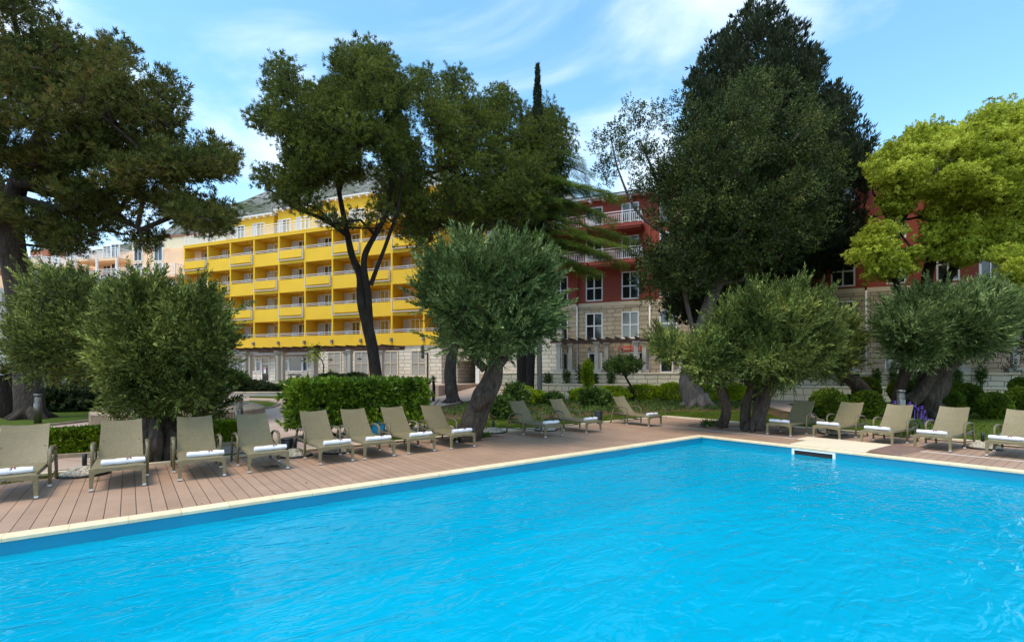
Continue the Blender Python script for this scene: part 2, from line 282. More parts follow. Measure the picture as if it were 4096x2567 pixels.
# ------------------------------------------------------------------ object helpers
def tag(o, label=None, cat=None, group=None, kind=None):
    if label: o['label'] = label
    if cat: o['category'] = cat
    if group: o['group'] = group
    if kind: o['kind'] = kind
    return o
def link(o, parent=None):
    C.objects.link(o)
    if parent is not None: o.parent = parent
    return o
def empty(name, loc, rz, label, cat, group=None):
    o = bpy.data.objects.new(name, None); link(o); o.location = loc; o.rotation_euler = (0, 0, rz); o.empty_display_size = .1
    return tag(o, label, cat, group)
class MB:
    def __init__(s): s.v = []; s.f = []; s.sm = []
    def add(s, vs, fs, smooth=False):
        k = len(s.v); s.v += [tuple(x) for x in vs]; s.f += [tuple(i+k for i in f) for f in fs]; s.sm += [smooth]*len(fs); return s
    def box(s, x0, x1, y0, y1, z0, z1):
        return s.add([(x0, y0, z0), (x1, y0, z0), (x1, y1, z0), (x0, y1, z0), (x0, y0, z1), (x1, y0, z1), (x1, y1, z1), (x0, y1, z1)],
                     [(3, 2, 1, 0), (4, 5, 6, 7), (0, 1, 5, 4), (1, 2, 6, 5), (2, 3, 7, 6), (3, 0, 4, 7)])
    def tube(s, pts, rad, n=8, cap=True, rough=0, sq=1.0, seed=0):
        pts = [Vector(p) for p in pts]; m = len(pts)
        if not hasattr(rad, '__len__'): rad = [rad]*m
        rr = random.Random(seed); ph = [rr.uniform(0, 6.28) for _ in range(4)]
        up = None; vs = []; fs = []
        for i, p in enumerate(pts):
            t = (pts[min(i+1, m-1)]-pts[max(i-1, 0)]).normalized()
            if up is None: up = Vector((1, 0, 0)) if abs(t.x) < .9 else Vector((0, 1, 0))
            a = (up-t*up.dot(t)).normalized(); up = a; b = t.cross(a)
            for j in range(n):
                an = 2*math.pi*j/n; k = 1
                if rough: k = 1+rough*(math.sin(3*an+ph[0]+i*.35)+.6*math.sin(5*an+ph[1]-i*.5)+.5*math.sin(2*an+ph[2]+i*.9))
                vs.append(p+(a*math.cos(an)+b*math.sin(an)*sq)*rad[i]*k)
        for i in range(m-1):
            for j in range(n):
                j2 = (j+1) % n; fs.append((i*n+j, i*n+j2, (i+1)*n+j2, (i+1)*n+j))
        if cap: fs.append(tuple(reversed(range(n)))); fs.append(tuple((m-1)*n+j for j in range(n)))
        return s.add(vs, fs, True)
    def lathe(s, prof, c=(0, 0, 0), n=24, smooth=True):
        vs = []; fs = []; m = len(prof)
        for r, z in prof:
            for j in range(n): an = 2*math.pi*j/n; vs.append((c[0]+r*math.cos(an), c[1]+r*math.sin(an), c[2]+z))
        for i in range(m-1):
            for j in range(n): j2 = (j+1) % n; fs.append((i*n+j, i*n+j2, (i+1)*n+j2, (i+1)*n+j))
        fs.append(tuple(reversed(range(n)))); fs.append(tuple((m-1)*n+j for j in range(n)))
        return s.add(vs, fs, smooth)
    def prism(s, pts, z0, z1):
        n = len(pts); vs = [(p[0], p[1], z0) for p in pts]+[(p[0], p[1], z1) for p in pts]
        return s.add(vs, [tuple(reversed(range(n))), tuple(range(n, 2*n))]+[(i, (i+1) % n, n+(i+1) % n, n+i) for i in range(n)])
    def extr(s, pts, axis, a0, a1):      # polygon in the plane across `axis`, extruded along it
        n = len(pts)
        def q(p, a): return (a, p[0], p[1]) if axis == 'x' else (p[0], a, p[1])
        return s.add([q(p, a0) for p in pts]+[q(p, a1) for p in pts], [tuple(range(n)), tuple(reversed(range(n, 2*n)))]+[(i, n+i, n+(i+1) % n, (i+1) % n) for i in range(n)])
    def build(s, name, mat, parent=None, bevel=0, label=None):
        me = bpy.data.meshes.new(name); me.from_pydata(s.v, [], s.f); me.polygons.foreach_set('use_smooth', s.sm); me.update()
        if not me.materials: me.materials.append(M[mat])
        bm = bmesh.new(); bm.from_mesh(me); bmesh.ops.recalc_face_normals(bm, faces=bm.faces); bm.to_mesh(me); bm.free()
        o = bpy.data.objects.new(name, me); link(o, parent)
        if bevel:
            b = o.modifiers.new('bevel', 'BEVEL'); b.width = bevel; b.segments = 2; b.limit_method = 'ANGLE'; b.angle_limit = R(40)
        if label: o['label'] = label
        return o
def copy_tree(o, parent=None):
    c = o.copy(); C.objects.link(c)
    if parent is not None: c.parent = parent
    for ch in [x for x in S.objects if x.parent == o]: copy_tree(ch, c)
    return c
def struct(name, mb, mat, bevel=0): return tag(mb.build(name, mat, None, bevel), kind='structure')

# ---- foliage: sprigs of small leaf faces scattered through the volume of leaf masses
def leaves_obj(name, mat, cent, dirs, tmpl, scale=None, parent=None, seed=1, bend=0):
    rg = np.random.default_rng(seed); N = len(cent)
    if N == 0: return None
    d = dirs/np.linalg.norm(dirs, axis=1)[:, None]
    ref = rg.normal(size=(N, 3)); a = np.cross(d, ref); a /= np.linalg.norm(a, axis=1)[:, None]; b = np.cross(d, a)
    sc = rg.uniform(.7, 1.25, N) if scale is None else scale
    T = tmpl.reshape(-1, 3); K = len(T)
    v = cent[:, None, :]+sc[:, None, None]*(T[None, :, 0:1]*a[:, None, :]+T[None, :, 1:2]*b[:, None, :]+T[None, :, 2:3]*d[:, None, :])
    v = v.reshape(-1, 3).astype(np.float32); nq = len(v)//4
    me = bpy.data.meshes.new(name); me.vertices.add(len(v)); me.vertices.foreach_set('co', v.ravel())
    me.loops.add(nq*4); me.loops.foreach_set('vertex_index', np.arange(nq*4, dtype=np.int32))
    me.polygons.add(nq); me.polygons.foreach_set('loop_start', np.arange(0, nq*4, 4, dtype=np.int32))
    me.update(calc_edges=True); me.materials.append(M[mat])
    o = bpy.data.objects.new(name, me); return link(o, parent)
def leaf_q(base, dr, ln, w, nrm=None):
    dr = dr/np.linalg.norm(dr); nrm = rng.normal(size=3) if nrm is None else nrm
    s = np.cross(dr, nrm); s /= np.linalg.norm(s)+1e-9
    return [base, base+dr*ln*.45+s*w*.5, base+dr*ln, base+dr*ln*.45-s*w*.5]
def tm_burst(n, ln, w, spread, twig=.0):         # needles/leaves leaving a short twig in a cone
    q = []
    for i in range(n):
        an = rng.uniform(0, 6.283); e = rng.uniform(.1, 1)*spread; dr = np.array([math.cos(an)*math.sin(e), math.sin(an)*math.sin(e), math.cos(e)])
        q += leaf_q(np.array([0, 0, rng.uniform(0, twig)]), dr, ln*rng.uniform(.75, 1.2), w)
    return np.array(q)
def tm_shoot(n, L_, ln, w, ang=.8):              # pairs of leaves up a straight shoot
    q = []
    for i in range(n):
        z = L_*(i+.5)/n; an = i*2.4+rng.uniform(-.3, .3); e = ang*rng.uniform(.7, 1.3)*(1-.45*i/n)
        dr = np.array([math.cos(an)*math.sin(e), math.sin(an)*math.sin(e), math.cos(e)]); q += leaf_q(np.array([0, 0, z]), dr, ln*rng.uniform(.8, 1.15), w)
    return np.array(q)
def inside(poly, p):
    x, y = p; c = False; n = len(poly); j = n-1
    for i in range(n):
        xi, yi = poly[i]; xj, yj = poly[j]
        if (yi > y) != (yj > y) and x < (xj-xi)*(y-yi)/(yj-yi)+xi: c = not c
        j = i
    return c
def edist(poly, p):
    P0 = np.array(poly, float); P1 = np.roll(P0, -1, 0); p = np.array(p, float); d = P1-P0
    t = np.clip(((p-P0)*d).sum(1)/((d*d).sum(1)+1e-9), 0, 1); return float(np.min(np.linalg.norm(P0+d*t[:, None]-p, axis=1)))
def masses(poly, Yc, thick, n, r, seed, inset=.5, sep=.72, gap=9):
    """centres of leaf masses filling the crown's volume; poly is its outline, Yc its distance, thick its half depth"""
    rg = random.Random(seed); xs = [p[0] for p in poly]; ys = [p[1] for p in poly]; rp = r*F/Yc*inset
    cand = []
    k = 0
    while len(cand) < n*7 and k < n*120:
        k += 1; p = (rg.uniform(min(xs), max(xs)), rg.uniform(min(ys), max(ys)))
        if inside(poly, p):
            e = edist(poly, p)
            if e > rp*.8 and mnoise.noise(Vector((p[0]*Yc/F/1.5, p[1]*Yc/F/1.1, seed*3.7)))*(1 if e > 2*rp else 1.2) < gap: cand.append((p, e))
    dm = max(e for _, e in cand); out_ = []
    for p, e in cand:
        w = min(1, e/(dm*.8)); T = thick*math.sqrt(max(.02, 1-(1-w)**2)); s = rg.uniform(-1, 1); s = math.copysign(abs(s)**.4, s)
        q = P(p[0], p[1], Yc+s*T)
        # keep masses apart
        if all((q-o).length > r*sep for o in out_): out_.append(q)
        if len(out_) >= n: break
    return out_
def crown_pts(cs, r, per, flat=.75, up=.5, seed=3, shell=.45, rvar=.3):
    rg = np.random.default_rng(seed); Cn = []; Dn = []
    for c in cs:
        rr = r*rg.uniform(1-rvar, 1+rvar); n = int(per*(rr/r)**2)
        o = rg.normal(size=(n, 3)); o /= np.linalg.norm(o, axis=1)[:, None]; rad = rg.uniform(0, 1, n)**shell
        low = o[:, 2] < -.3; rad[low] *= .8
        off = o*rad[:, None]*np.array([1, 1, flat])*rr
        Cn.append(np.array(c)+off); Dn.append(o+np.array([0, 0, up])+rg.normal(size=(n, 3))*.3)
    return np.concatenate(Cn), np.concatenate(Dn)
def skeleton(mb, limbs, cs, r0, seed=0, tip=.012, n=6, maxlen=99, wob=.12):
    """limbs: list of (points, radii) already drawn; grow thinner branches from them to every leaf mass"""
    rg = random.Random(seed); nodes = []; par = []; wt_ = []; fixed = 0
    for pts, rad in limbs:
        for p, q in zip(pts, rad): nodes.append(Vector(p)); par.append(-1); wt_.append(q)
    fixed = len(nodes)
    base = Vector(limbs[0][0][-1])
    order = sorted(cs, key=lambda c: min((c-x).length for x in nodes[:fixed]))
    for c in order:
        best = min(range(len(nodes)), key=lambda i: (nodes[i]-c).length+(0 if i < fixed else .25)+max(0, nodes[i].z-c.z)*.8)
        a = nodes[best]; L_ = (c-a).length; k = max(1, int(L_/1.0)); last = best
        for j in range(1, k+1):
            t = j/k; q = a.lerp(c, t)+Vector((rg.uniform(-1, 1), rg.uniform(-1, 1), rg.uniform(-1, 1)))*wob*L_*.3*(1 if j < k else .3)-Vector((0, 0, math.sin(t*3.14)*.10*L_))
            nodes.append(q); par.append(last); wt_.append(0); last = len(nodes)-1
    cnt = [0]*len(nodes)
    for i in range(len(nodes)-1, fixed-1, -1):
        cnt[i] += 1
        if par[i] >= fixed: cnt[par[i]] += cnt[i]
    def rad(i): return min(r0, tip*1.3*math.sqrt(cnt[i]+1))
    for i in range(fixed, len(nodes)):
        a = par[i]; ra = rad(a) if a >= fixed else min(wt_[a]*.8, rad(i)*1.4)
        mb.tube([nodes[a], nodes[i]], [max(ra, rad(i)), rad(i)], 5, cap=False)
def D(*pts): return [(x*DU, y*DU) for x, y in pts]

# ------------------------------------------------------------------ ground, pool, deck (local frame: corner of the coping, x along the left pool edge, y away from the water)
CA = R(38.07); PC = Vector((5.404, 14.104, 0)); E1 = Vector((math.cos(CA), math.sin(CA), 0)); N1 = Vector((-math.sin(CA), math.cos(CA), 0))
def PL(x, y, z=0): return PC+E1*x+N1*y+Vector((0, 0, z))
def at_pool(o, extra=0): o.location = PC; o.rotation_euler = (0, 0, CA+extra); return o
POOL = [(0, 0), (-18, 0), (-18, -1.65), (0, -15.75)]
def off(poly, d):                          # inward offset of the (clockwise or not) convex polygon
    cx = sum(p[0] for p in poly)/len(poly); cy = sum(p[1] for p in poly)/len(poly); n = len(poly); lines = []
    for i in range(n):
        a = Vector(poly[i]); b = Vector(poly[(i+1) % n]); t = (b-a).normalized(); q = Vector((-t.y, t.x))
        if q.dot(Vector((cx, cy))-a) < 0: q = -q
        lines.append((a+q*d, t))
    res = []
    for i in range(n):
        (a, t), (b, s) = lines[i-1], lines[i]; den = t.x*s.y-t.y*s.x; k = ((b-a).x*s.y-(b-a).y*s.x)/den; res.append(tuple(a+t*k))
    return res
m = MB(); g = -.03
def gq(x0, x1, y0, y1):
    m.add([PL(x0, y0, g), PL(x1, y0, g), PL(x1, y1, g), PL(x0, y1, g)], [(0, 1, 2, 3)])
gq(-900, 900, .5, 900); gq(-900, 900, -900, -16.5); gq(-900, -18.5, -16.5, .5); gq(.5, 900, -16.5, .5)
struct('ground', m, 'soil')
inn = off(POOL, .205); wall = off(POOL, .18)
m = MB()
n = 4
m.add([(p[0], p[1], 0.012) for p in POOL]+[(p[0], p[1], 0.012) for p in inn]+[(p[0], p[1], -.045) for p in inn]+[(p[0], p[1], -.045) for p in POOL],
      [(i, (i+1) % n, n+(i+1) % n, n+i) for i in range(n)]+[(n+i, n+(i+1) % n, 2*n+(i+1) % n, 2*n+i) for i in range(n)]+[(2*n+i, 2*n+(i+1) % n, 3*n+(i+1) % n, 3*n+i) for i in range(n)]+[(3*n+i, 3*n+(i+1) % n, (i+1) % n, i) for i in range(n)])
E_ = None
# coping: one stone course per side so that its joints run across it
def coping_side(a, b, ai, bi, nme):
    a, b, ai, bi = [Vector((*q, 0)) for q in (a, b, ai, bi)]; t = (b-a).normalized(); ang = math.atan2(t.y, t.x); nrm = Vector((-t.y, t.x, 0)); Ln = (b-a).length
    s1 = (ai-a).dot(t); s2 = (bi-a).dot(t); w = (ai-a).dot(nrm); z1, z0 = .014, -.034; r = .012*(1 if w > 0 else -1)
    mb = MB(); mb.add([(0, 0, z1), (Ln, 0, z1), (s2, w-r, z1), (s1, w-r, z1), (s1, w, z1-.012), (s2, w, z1-.012), (s1, w, z0), (s2, w, z0), (0, 0, z0), (Ln, 0, z0)],
                      [(0, 1, 2, 3), (3, 2, 5, 4), (4, 5, 7, 6), (6, 7, 9, 8), (0, 8, 9, 1), (0, 3, 4, 6, 8), (1, 9, 7, 5, 2)])
    o = struct(nme, mb, 'coping_stone'); o.location = PL(a.x, a.y); o.rotation_euler = (0, 0, CA+ang); return o
for i in range(4): coping_side(POOL[i], POOL[(i+1) % 4], inn[i], inn[(i+1) % 4], 'pool_coping')
m = MB(); zb = -1.45
m.add([(p[0], p[1], -.036) for p in wall]+[(p[0], p[1], zb) for p in wall], [(i, (i+1) % 4, 4+(i+1) % 4, 4+i) for i in range(4)]+[(7, 6, 5, 4)])
at_pool(struct('pool_basin', m, 'pool_liner'))
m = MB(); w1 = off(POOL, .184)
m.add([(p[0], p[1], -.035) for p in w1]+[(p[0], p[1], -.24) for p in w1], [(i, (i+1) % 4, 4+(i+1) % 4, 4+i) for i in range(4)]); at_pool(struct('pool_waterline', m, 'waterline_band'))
m = MB(); m.add([(p[0], p[1], -.185) for p in off(POOL, .179)], [(0, 1, 2, 3)]); at_pool(struct('pool_water', m, 'pool_water'))
# deck
m = MB(); m.box(-30, 1.33, 0, 3.95, -.14, 0); at_pool(struct('pool_deck', m, 'deck_boards'))
m = MB(); m.box(.0, 3.95, -4.20, 0, -.14, 0)
def rot90(pts): return [(p[1], -p[0]) for p in pts]
m = MB(); m.prism(rot90([(0, -20), (1.33, -20), (1.33, 0), (0, 0)]), -.14, 0); m.prism(rot90([(1.365, -20), (4.2, -20), (4.2, 3.95), (1.365, 3.95)]), -.14, -.002)
at_pool(struct('pool_deck', m, 'deck_boards_side'), math.pi/2)
m = MB(); m.prism([(-30, 0), (-18, 0), (-18, -1.65), (0, -15.75), (0, -20), (-30, -20)], -.14, -.001); at_pool(struct('pool_deck', m, 'deck_boards'))
m = MB(); m.box(1.331, 1.364, -20, 3.95, -.1, .004); at_pool(struct('deck_trim_strip', m, 'white_paint'))
m = MB(); m.box(-30, 4.32, 3.951, 4.06, -.12, .055); at_pool(struct('deck_kerb', m, 'cream_slab', .008))
m = MB(); m.box(4.201, 4.31, -20, 3.95, -.12, .055); at_pool(struct('deck_kerb', m, 'cream_slab', .008))
def flat(name, mat, pts, z, kerb=None):
    w = [G(u, v, z) for u, v in pts]; m = MB(); m.add([(p.x, p.y, z) for p in w], [tuple(range(len(w)))]); o = struct(name, m, mat)
    return w
def kerb_line(pts, z0=-.03, h=.09, w=.13, name='kerb', mat='concrete'):
    ws = [G(u, v, 0) for u, v in pts]; m = MB()
    for a, b in zip(ws, ws[1:]):
        t = (b-a).normalized(); q = Vector((-t.y, t.x, 0))*w*.5; a2 = a-t*.02; b2 = b+t*.02
        m.prism([(a2-q)[:2], (b2-q)[:2], (b2+q)[:2], (a2+q)[:2]], z0, z0+h)
    return struct(name, m, mat, .01)
flat('path', 'path_paving', [(-900, 1900), (-900, 1765), (0, 1713), (150, 1707), (300, 1691), (462, 1672), (520, 1640), (560, 1612), (640, 1594), (900, 1583), (1700, 1583), (1960, 1583), (2500, 1580), (3050, 1580), (3700, 1586), (4300, 1592), (4300, 1604), (3700, 1602), (3240, 1606), (3150, 1616), (3230, 1640), (3330, 1668),
                              (3290, 1684), (3190, 1660), (3075, 1627), (2950, 1602), (2500, 1597), (1960, 1598), (1860, 1606), (1730, 1634), (1672, 1664), (1640, 1705), (1560, 1750), (1440, 1780), (1300, 1795), (1000, 1808), (560, 1842), (200, 1884), (0, 1915), (-500, 2010)], -.018)
flat('lawn', 'lawn', [(-900, 1764), (0, 1712), (150, 1706), (300, 1690), (462, 1671), (520, 1639), (560, 1606), (300, 1596), (-900, 1600)], -.02)
flat('lawn', 'lawn', [(800, 1610), (1000, 1602), (1080, 1605), (1120, 1615), (1090, 1628), (1000, 1640), (800, 1660)], -.010)
flat('lawn', 'lawn', [(1668, 1692), (1900, 1672), (2100, 1676), (2400, 1662), (2720, 1645), (3040, 1640), (3100, 1665), (3300, 1715), (3300, 1722), (2980, 1690), (2704, 1666), (2077, 1712), (1640, 1762), (1630, 1730)], -.022)
flat('lawn', 'lawn', [(3205, 1657), (3295, 1682), (3335, 1668), (3235, 1640), (3160, 1617), (3240, 1607), (3700, 1603), (4300, 1605), (5400, 1700), (5400, 1990), (4300, 1800), (4096, 1781), (3700, 1752), (3300, 1718), (3200, 1700)], -.022)
flat('lawn', 'lawn', [(-900, 2150), (0, 1938), (560, 1866), (900, 1830), (1200, 1800), (1640, 1757), (1640, 1715), (1560, 1755), (1300, 1798), (1000, 1811), (560, 1845), (0, 1918), (-900, 2110)], -.012)
kerb_line([(-900, 1764), (0, 1712), (150, 1706), (300, 1690), (462, 1671)], name='lawn_kerb')
kerb_line([(800, 1661), (1000, 1641), (1090, 1629), (1120, 1616), (1080, 1605), (1000, 1602)], name='lawn_kerb')
kerb_line([(1640, 1706), (1672, 1664), (1730, 1634), (1860, 1606), (1960, 1598), (2500, 1597), (2950, 1602), (3075, 1627), (3190, 1660), (3290, 1684)], name='garden_kerb')
flat('stone_path', 'stone_slab', [(1640, 1722), (1672, 1690), (1850, 1706), (2080, 1712), (2065, 1722), (1700, 1753), (1640, 1757)], -.006)

# ------------------------------------------------------------------ sun loungers and towels
def make_lounger():
    root = empty('sun_lounger', (0, 0, 0), 0, 'x', 'sun lounger', 'wicker sun loungers round the pool')
    H = .36
    m = MB()                                # seat: slightly dished panel
    nx, ny = 8, 8; vs = []; fs = []
    for j in range(ny+1):
        for i in range(nx+1):
            x = -.315+.63*i/nx; y = .0+1.13*j/ny; vs.append((x, y, H-.010*(1-(2*i/nx-1)**2)+(.012 if 0 < i < nx else 0)-(.02 if j == 0 else 0)))
    for j in range(ny):
        for i in range(nx): a = j*(nx+1)+i; fs.append((a, a+1, a+nx+2, a+nx+1))
    k = len(vs); vs += [(x, y, z-.03) for x, y, z in vs]; fs += [tuple(reversed([q+k for q in f])) for f in fs]
    for i in range(nx): fs.append((i, i+k, i+1+k, i+1)); a = ny*(nx+1)+i; fs.append((a, a+1, a+1+k, a+k))
    for j in range(ny): a = j*(nx+1); fs.append((a, a+nx+1, a+nx+1+k, a+k)); a += nx; fs.append((a, a+k, a+nx+1+k, a+nx+1))
    m.add(vs, fs, False); m.build('seat', 'wicker', root)
    m = MB()                                # apron arched between the front legs
    pts = [(-.315, H-.03), (.315, H-.03)]+[(.285*math.cos(t)*1.0, H-.125+.055*max(0, math.sin(t))**.6) for t in [math.pi*q/12 for q in range(0, 13)]]
    m.extr([(p[0], p[1]) for p in pts], 'y', -.004, .028); ap = m.build('front_apron', 'wicker', root)
    m = MB(); m.lathe([(.0, 0), (.028, 0), (.028, .006), (.022, .008), (0, .008)], n=16); bd = m.build('badge', 'steel', ap); bd.rotation_euler = (R(90), 0, 0); bd.location = (0, -.004, H-.052); bd.scale = (1, .42, 1)
    m = MB(); m.tube([(-.315, .03, H-.03), (-.315, 1.62, H-.05)], .018); m.tube([(.315, .03, H-.03), (.315, 1.62, H-.05)], .018); m.tube([(-.315, 1.62, H-.05), (.315, 1.62, H-.05)], .016); m.tube([(-.36, .98, .15), (.36, .98, .15)], .013); m.build('seat_frame', 'frame_olive', root)
    for s in (-1, 1):
        m = MB(); w0, w1 = .030, .022
        m.add([(s*.315-w0, -.004, H-.02), (s*.315+w0, -.004, H-.02), (s*.315+w0, .05, H-.02), (s*.315-w0, .05, H-.02), (s*.322-w1, .0, .045), (s*.322+w1, .0, .045), (s*.322+w1, .044, .045), (s*.322-w1, .044, .045)],
              [(0, 1, 2, 3), (7, 6, 5, 4), (0, 4, 5, 1), (1, 5, 6, 2), (2, 6, 7, 3), (3, 7, 4, 0)])
        lg = m.build('leg', 'wicker', root, .004)
        c = MB(); c.box(s*.322-.023, s*.322+.023, -.001, .045, .016, .046); c.build('foot_cap', 'cap_metal', lg)
        c = MB(); c.box(s*.322-.0235, s*.322+.0235, -.0015, .0455, 0, .0155); c.build('foot_pad', 'black_plastic', lg)
    for s in (-1, 1):
        x = s*.365
        m = MB(); m.tube([(x, .90, .045), (x, .90, .44), (x, .905, .505), (x, .93, .545)], [.023, .025, .025, .025], 8)
        lg = m.build('arm_leg', 'wicker', root)
        m = MB(); m.tube([(x, 1.50, .52), (x, 1.535, .47), (x, 1.60, .24), (x, 1.66, .0)], [.024, .024, .024, .022], 8); m.build('rear_leg', 'wicker', root)
        c = MB(); c.box(x-.024, x+.024, .876, .924, .016, .046); c.build('foot_cap', 'cap_metal', lg)
        m = MB(); m.tube([(x, .905, .505), (x, .925, .552), (x, .98, .583), (x, 1.10, .602), (x, 1.25, .600), (x, 1.38, .582), (x, 1.46, .555), (x, 1.51, .510)], [.027, .03, .032, .033, .033, .032, .03, .026], 8, sq=.62); m.build('armrest', 'frame_olive', root)
        m = MB(); m.tube([(x, .90, .16), (x, 1.61, .15)], .014, 6); m.tube([(x*.93, .95, H-.02), (x, 1.56, .40)], .018, 6); m.build('stretcher', 'frame_olive', root)
        m = MB(); m.tube([(s*.25, 1.55, .33), (s*.25, 1.36, .62)], .011, 6); m.build('backrest_prop', 'frame_olive', root)
    m = MB(); nx, ny = 8, 10; vs = []; fs = []          # backrest panel, concave across and along
    L_ = .78; an = R(50)
    for j in range(ny+1):
        for i in range(nx+1):
            q = 2*i/nx-1; t = j/ny; w = .305-.02*t; b = .022*math.sin(math.pi*t)+.018*(1-q*q)
            l = L_*t-(.018*(1-q*q) if j == ny else 0); vs.append((w*q, 1.12+l*math.cos(an)+b*math.sin(an), H+.0+l*math.sin(an)-b*math.cos(an)))
    for j in range(ny):
        for i in range(nx): a = j*(nx+1)+i; fs.append((a, a+1, a+nx+2, a+nx+1))
    k = len(vs); dx = .026; vs += [(x, y+dx*math.sin(an), z-dx*math.cos(an)) for x, y, z in vs]; fs += [tuple(reversed([q+k for q in f])) for f in fs]
    for i in range(nx): fs.append((i, i+k, i+1+k, i+1)); a = ny*(nx+1)+i; fs.append((a, a+1, a+1+k, a+k))
    for j in range(ny): a = j*(nx+1); fs.append((a, a+nx+1, a+nx+1+k, a+k)); a += nx; fs.append((a, a+k, a+nx+1+k, a+nx+1))
    m.add(vs, fs, False); m.build('backrest', 'wicker', root)
    return root
def make_towel():
    m = MB(); n = 20; k = 14; Ln = .54; vs = []; fs = []
    for i in range(k+1):
        x = -Ln/2+Ln*i/k; r = .056*(1+.07*math.sin(i*1.3)+.05*math.sin(i*2.9)); r *= (.93 if i in (0, k) else 1)
        for j in range(n):
            a = 2*math.pi*j/n; rr = r*(1+.03*math.sin(3*a+i*.4)); z = rr*math.sin(a)*.82
            vs.append((x, rr*math.cos(a)*1.06, max(z, -.042)+.042))
    for i in range(k):
        for j in range(n): j2 = (j+1) % n; fs.append((i*n+j, i*n+j2, (i+1)*n+j2, (i+1)*n+j))
    m.add(vs, fs, True)
    for sx in (0, k):                        # rolled ends: a spiral of fabric
        x = -Ln/2+Ln*sx/k; s = -1 if sx == 0 else 1; pts = []
        m.add([(x, 0, .036)]+[vs[sx*n+j] for j in range(n)], [(0, 1+j, 1+(j+1) % n) if s < 0 else (0, 1+(j+1) % n, 1+j) for j in range(n)])
        for q in range(26): a = q*.55; rr = .008+.034*q/25; pts.append((x+s*.003, rr*math.cos(a)*1.1, .036+rr*math.sin(a)*.8))
        m.tube(pts, .0035, 4)
    o = m.build('rolled_towel', 'towel_white'); tag(o, 'x', 'towel', 'rolled towels laid on the loungers')
    e = MB()
    def onr(x, a, off=.0): return (x, -math.cos(a)*.0625, .042+math.sin(a)*.0515)
    for pts, w in (([(.05, .75), (.053, 1.0), (.050, 1.25), (.058, 1.45)], .006), ([(.030, .75), (.042, .68), (.047, .85)], .005), ([(.078, 1.38), (.080, 1.0), (.088, .82), (.100, .86)], .005), ([(.070, 1.2), (.094, 1.25)], .004)):
        e.tube([onr(x, a) for x, a in pts], w, 5)
    e.build('emblem', 'emblem_red', o)
    return o
LG = [  # foot-end middle (x, y), heading in degrees of the axis foot -> head, label, towel offset, towel turn, group end
    ((-7.03, 6.76), 127, 'khaki wicker sun lounger cut off by the left edge of the photo', 'towel on the lounger cut off at the left edge', .0),
    ((-6.09, 7.56), 127, 'khaki wicker sun lounger just left of the twisted olive trunk', 'towel on the lounger just left of the twisted olive trunk', .06),
    ((-5.235, 8.27), 127, 'khaki wicker sun lounger just right of the twisted olive trunk', 'towel on the lounger just right of the twisted olive trunk', .06),
    ((-4.43, 8.915), 128, 'khaki wicker sun lounger with a black bin close to its right side', 'towel on the lounger left of the black bin', .06),
    ((-3.47, 9.695), 128, 'khaki wicker sun lounger nearest the bin, before the left end of laurel hedge', 'towel on the lounger before the left end of the laurel hedge', .06),
    ((-2.775, 10.275), 128, 'khaki wicker sun lounger before the laurel hedge, left of the one hiding blue cushions', 'towel on the lounger second from left before the laurel hedge', .04),
    ((-2.015, 10.95), 128, 'khaki wicker sun lounger with blue cushions on the ground behind its backrest', 'towel on the lounger with the blue cushions behind', .06),
    ((-1.155, 11.625), 128, 'khaki wicker sun lounger at the foot of the leaning olive trunk', 'towel on the lounger at the foot of the leaning olive trunk', .07),
    ((1.18, 13.63), 130, 'wicker sun lounger first to the right of the leaning olive trunk', 'towel on the lounger first right of the leaning olive trunk', .04),
    ((2.465, 14.665), 130, 'wicker sun lounger just left of the small black bin near the far corner', 'towel on the lounger just left of the far black bin', .04),
    ((4.80, 16.35), 126, 'farthest wicker sun lounger, right of the black bin near pool corner', 'towel on the farthest lounger, near the pool corner', .04),
    ((7.61, 13.96), 36, 'dark wicker sun lounger just right of the twin olive trunks', 'towel on the lounger just right of the twin olive trunks', -.06),
    ((8.51, 13.245), 34, 'wicker sun lounger behind the cream slabs, with a gravel base under it', 'towel on the lounger behind the cream slabs', -.03),
    ((9.065, 12.16), 35, 'wicker sun lounger with purple irises behind its backrest', 'towel on the lounger in front of the purple irises', -.04),
    ((9.715, 11.31), 34, 'wicker sun lounger left of the gravel base at the right', 'towel on the lounger left of the rightmost gravel base', -.05),
    ((10.42, 10.28), 35, 'wicker sun lounger cut off by the right edge of the photo', 'towel on the lounger cut off at the right edge', -.05)]
lp = make_lounger(); tp = make_towel()
for i, ((x, y), a, lb, tl, ox) in enumerate(LG):
    o = lp if i == 0 else copy_tree(lp); o.location = (x, y, .001 if i < 11 else 0); o.rotation_euler = (0, 0, R(a-90)); o['label'] = lb
    t = tp if i == 0 else copy_tree(tp)
    mt = Matrix.Rotation(R(a-90), 3, 'Z'); q = mt @ Vector((ox, .17, .363)); t.location = (x+q.x, y+q.y, q.z); t.rotation_euler = (0, 0, R(a-90+[3, 4, -2, 2, 5, 1, 3, 4, -2, 2, 3, -3, -2, -4, 2, -3][i])); t['label'] = 'white rolled '+tl

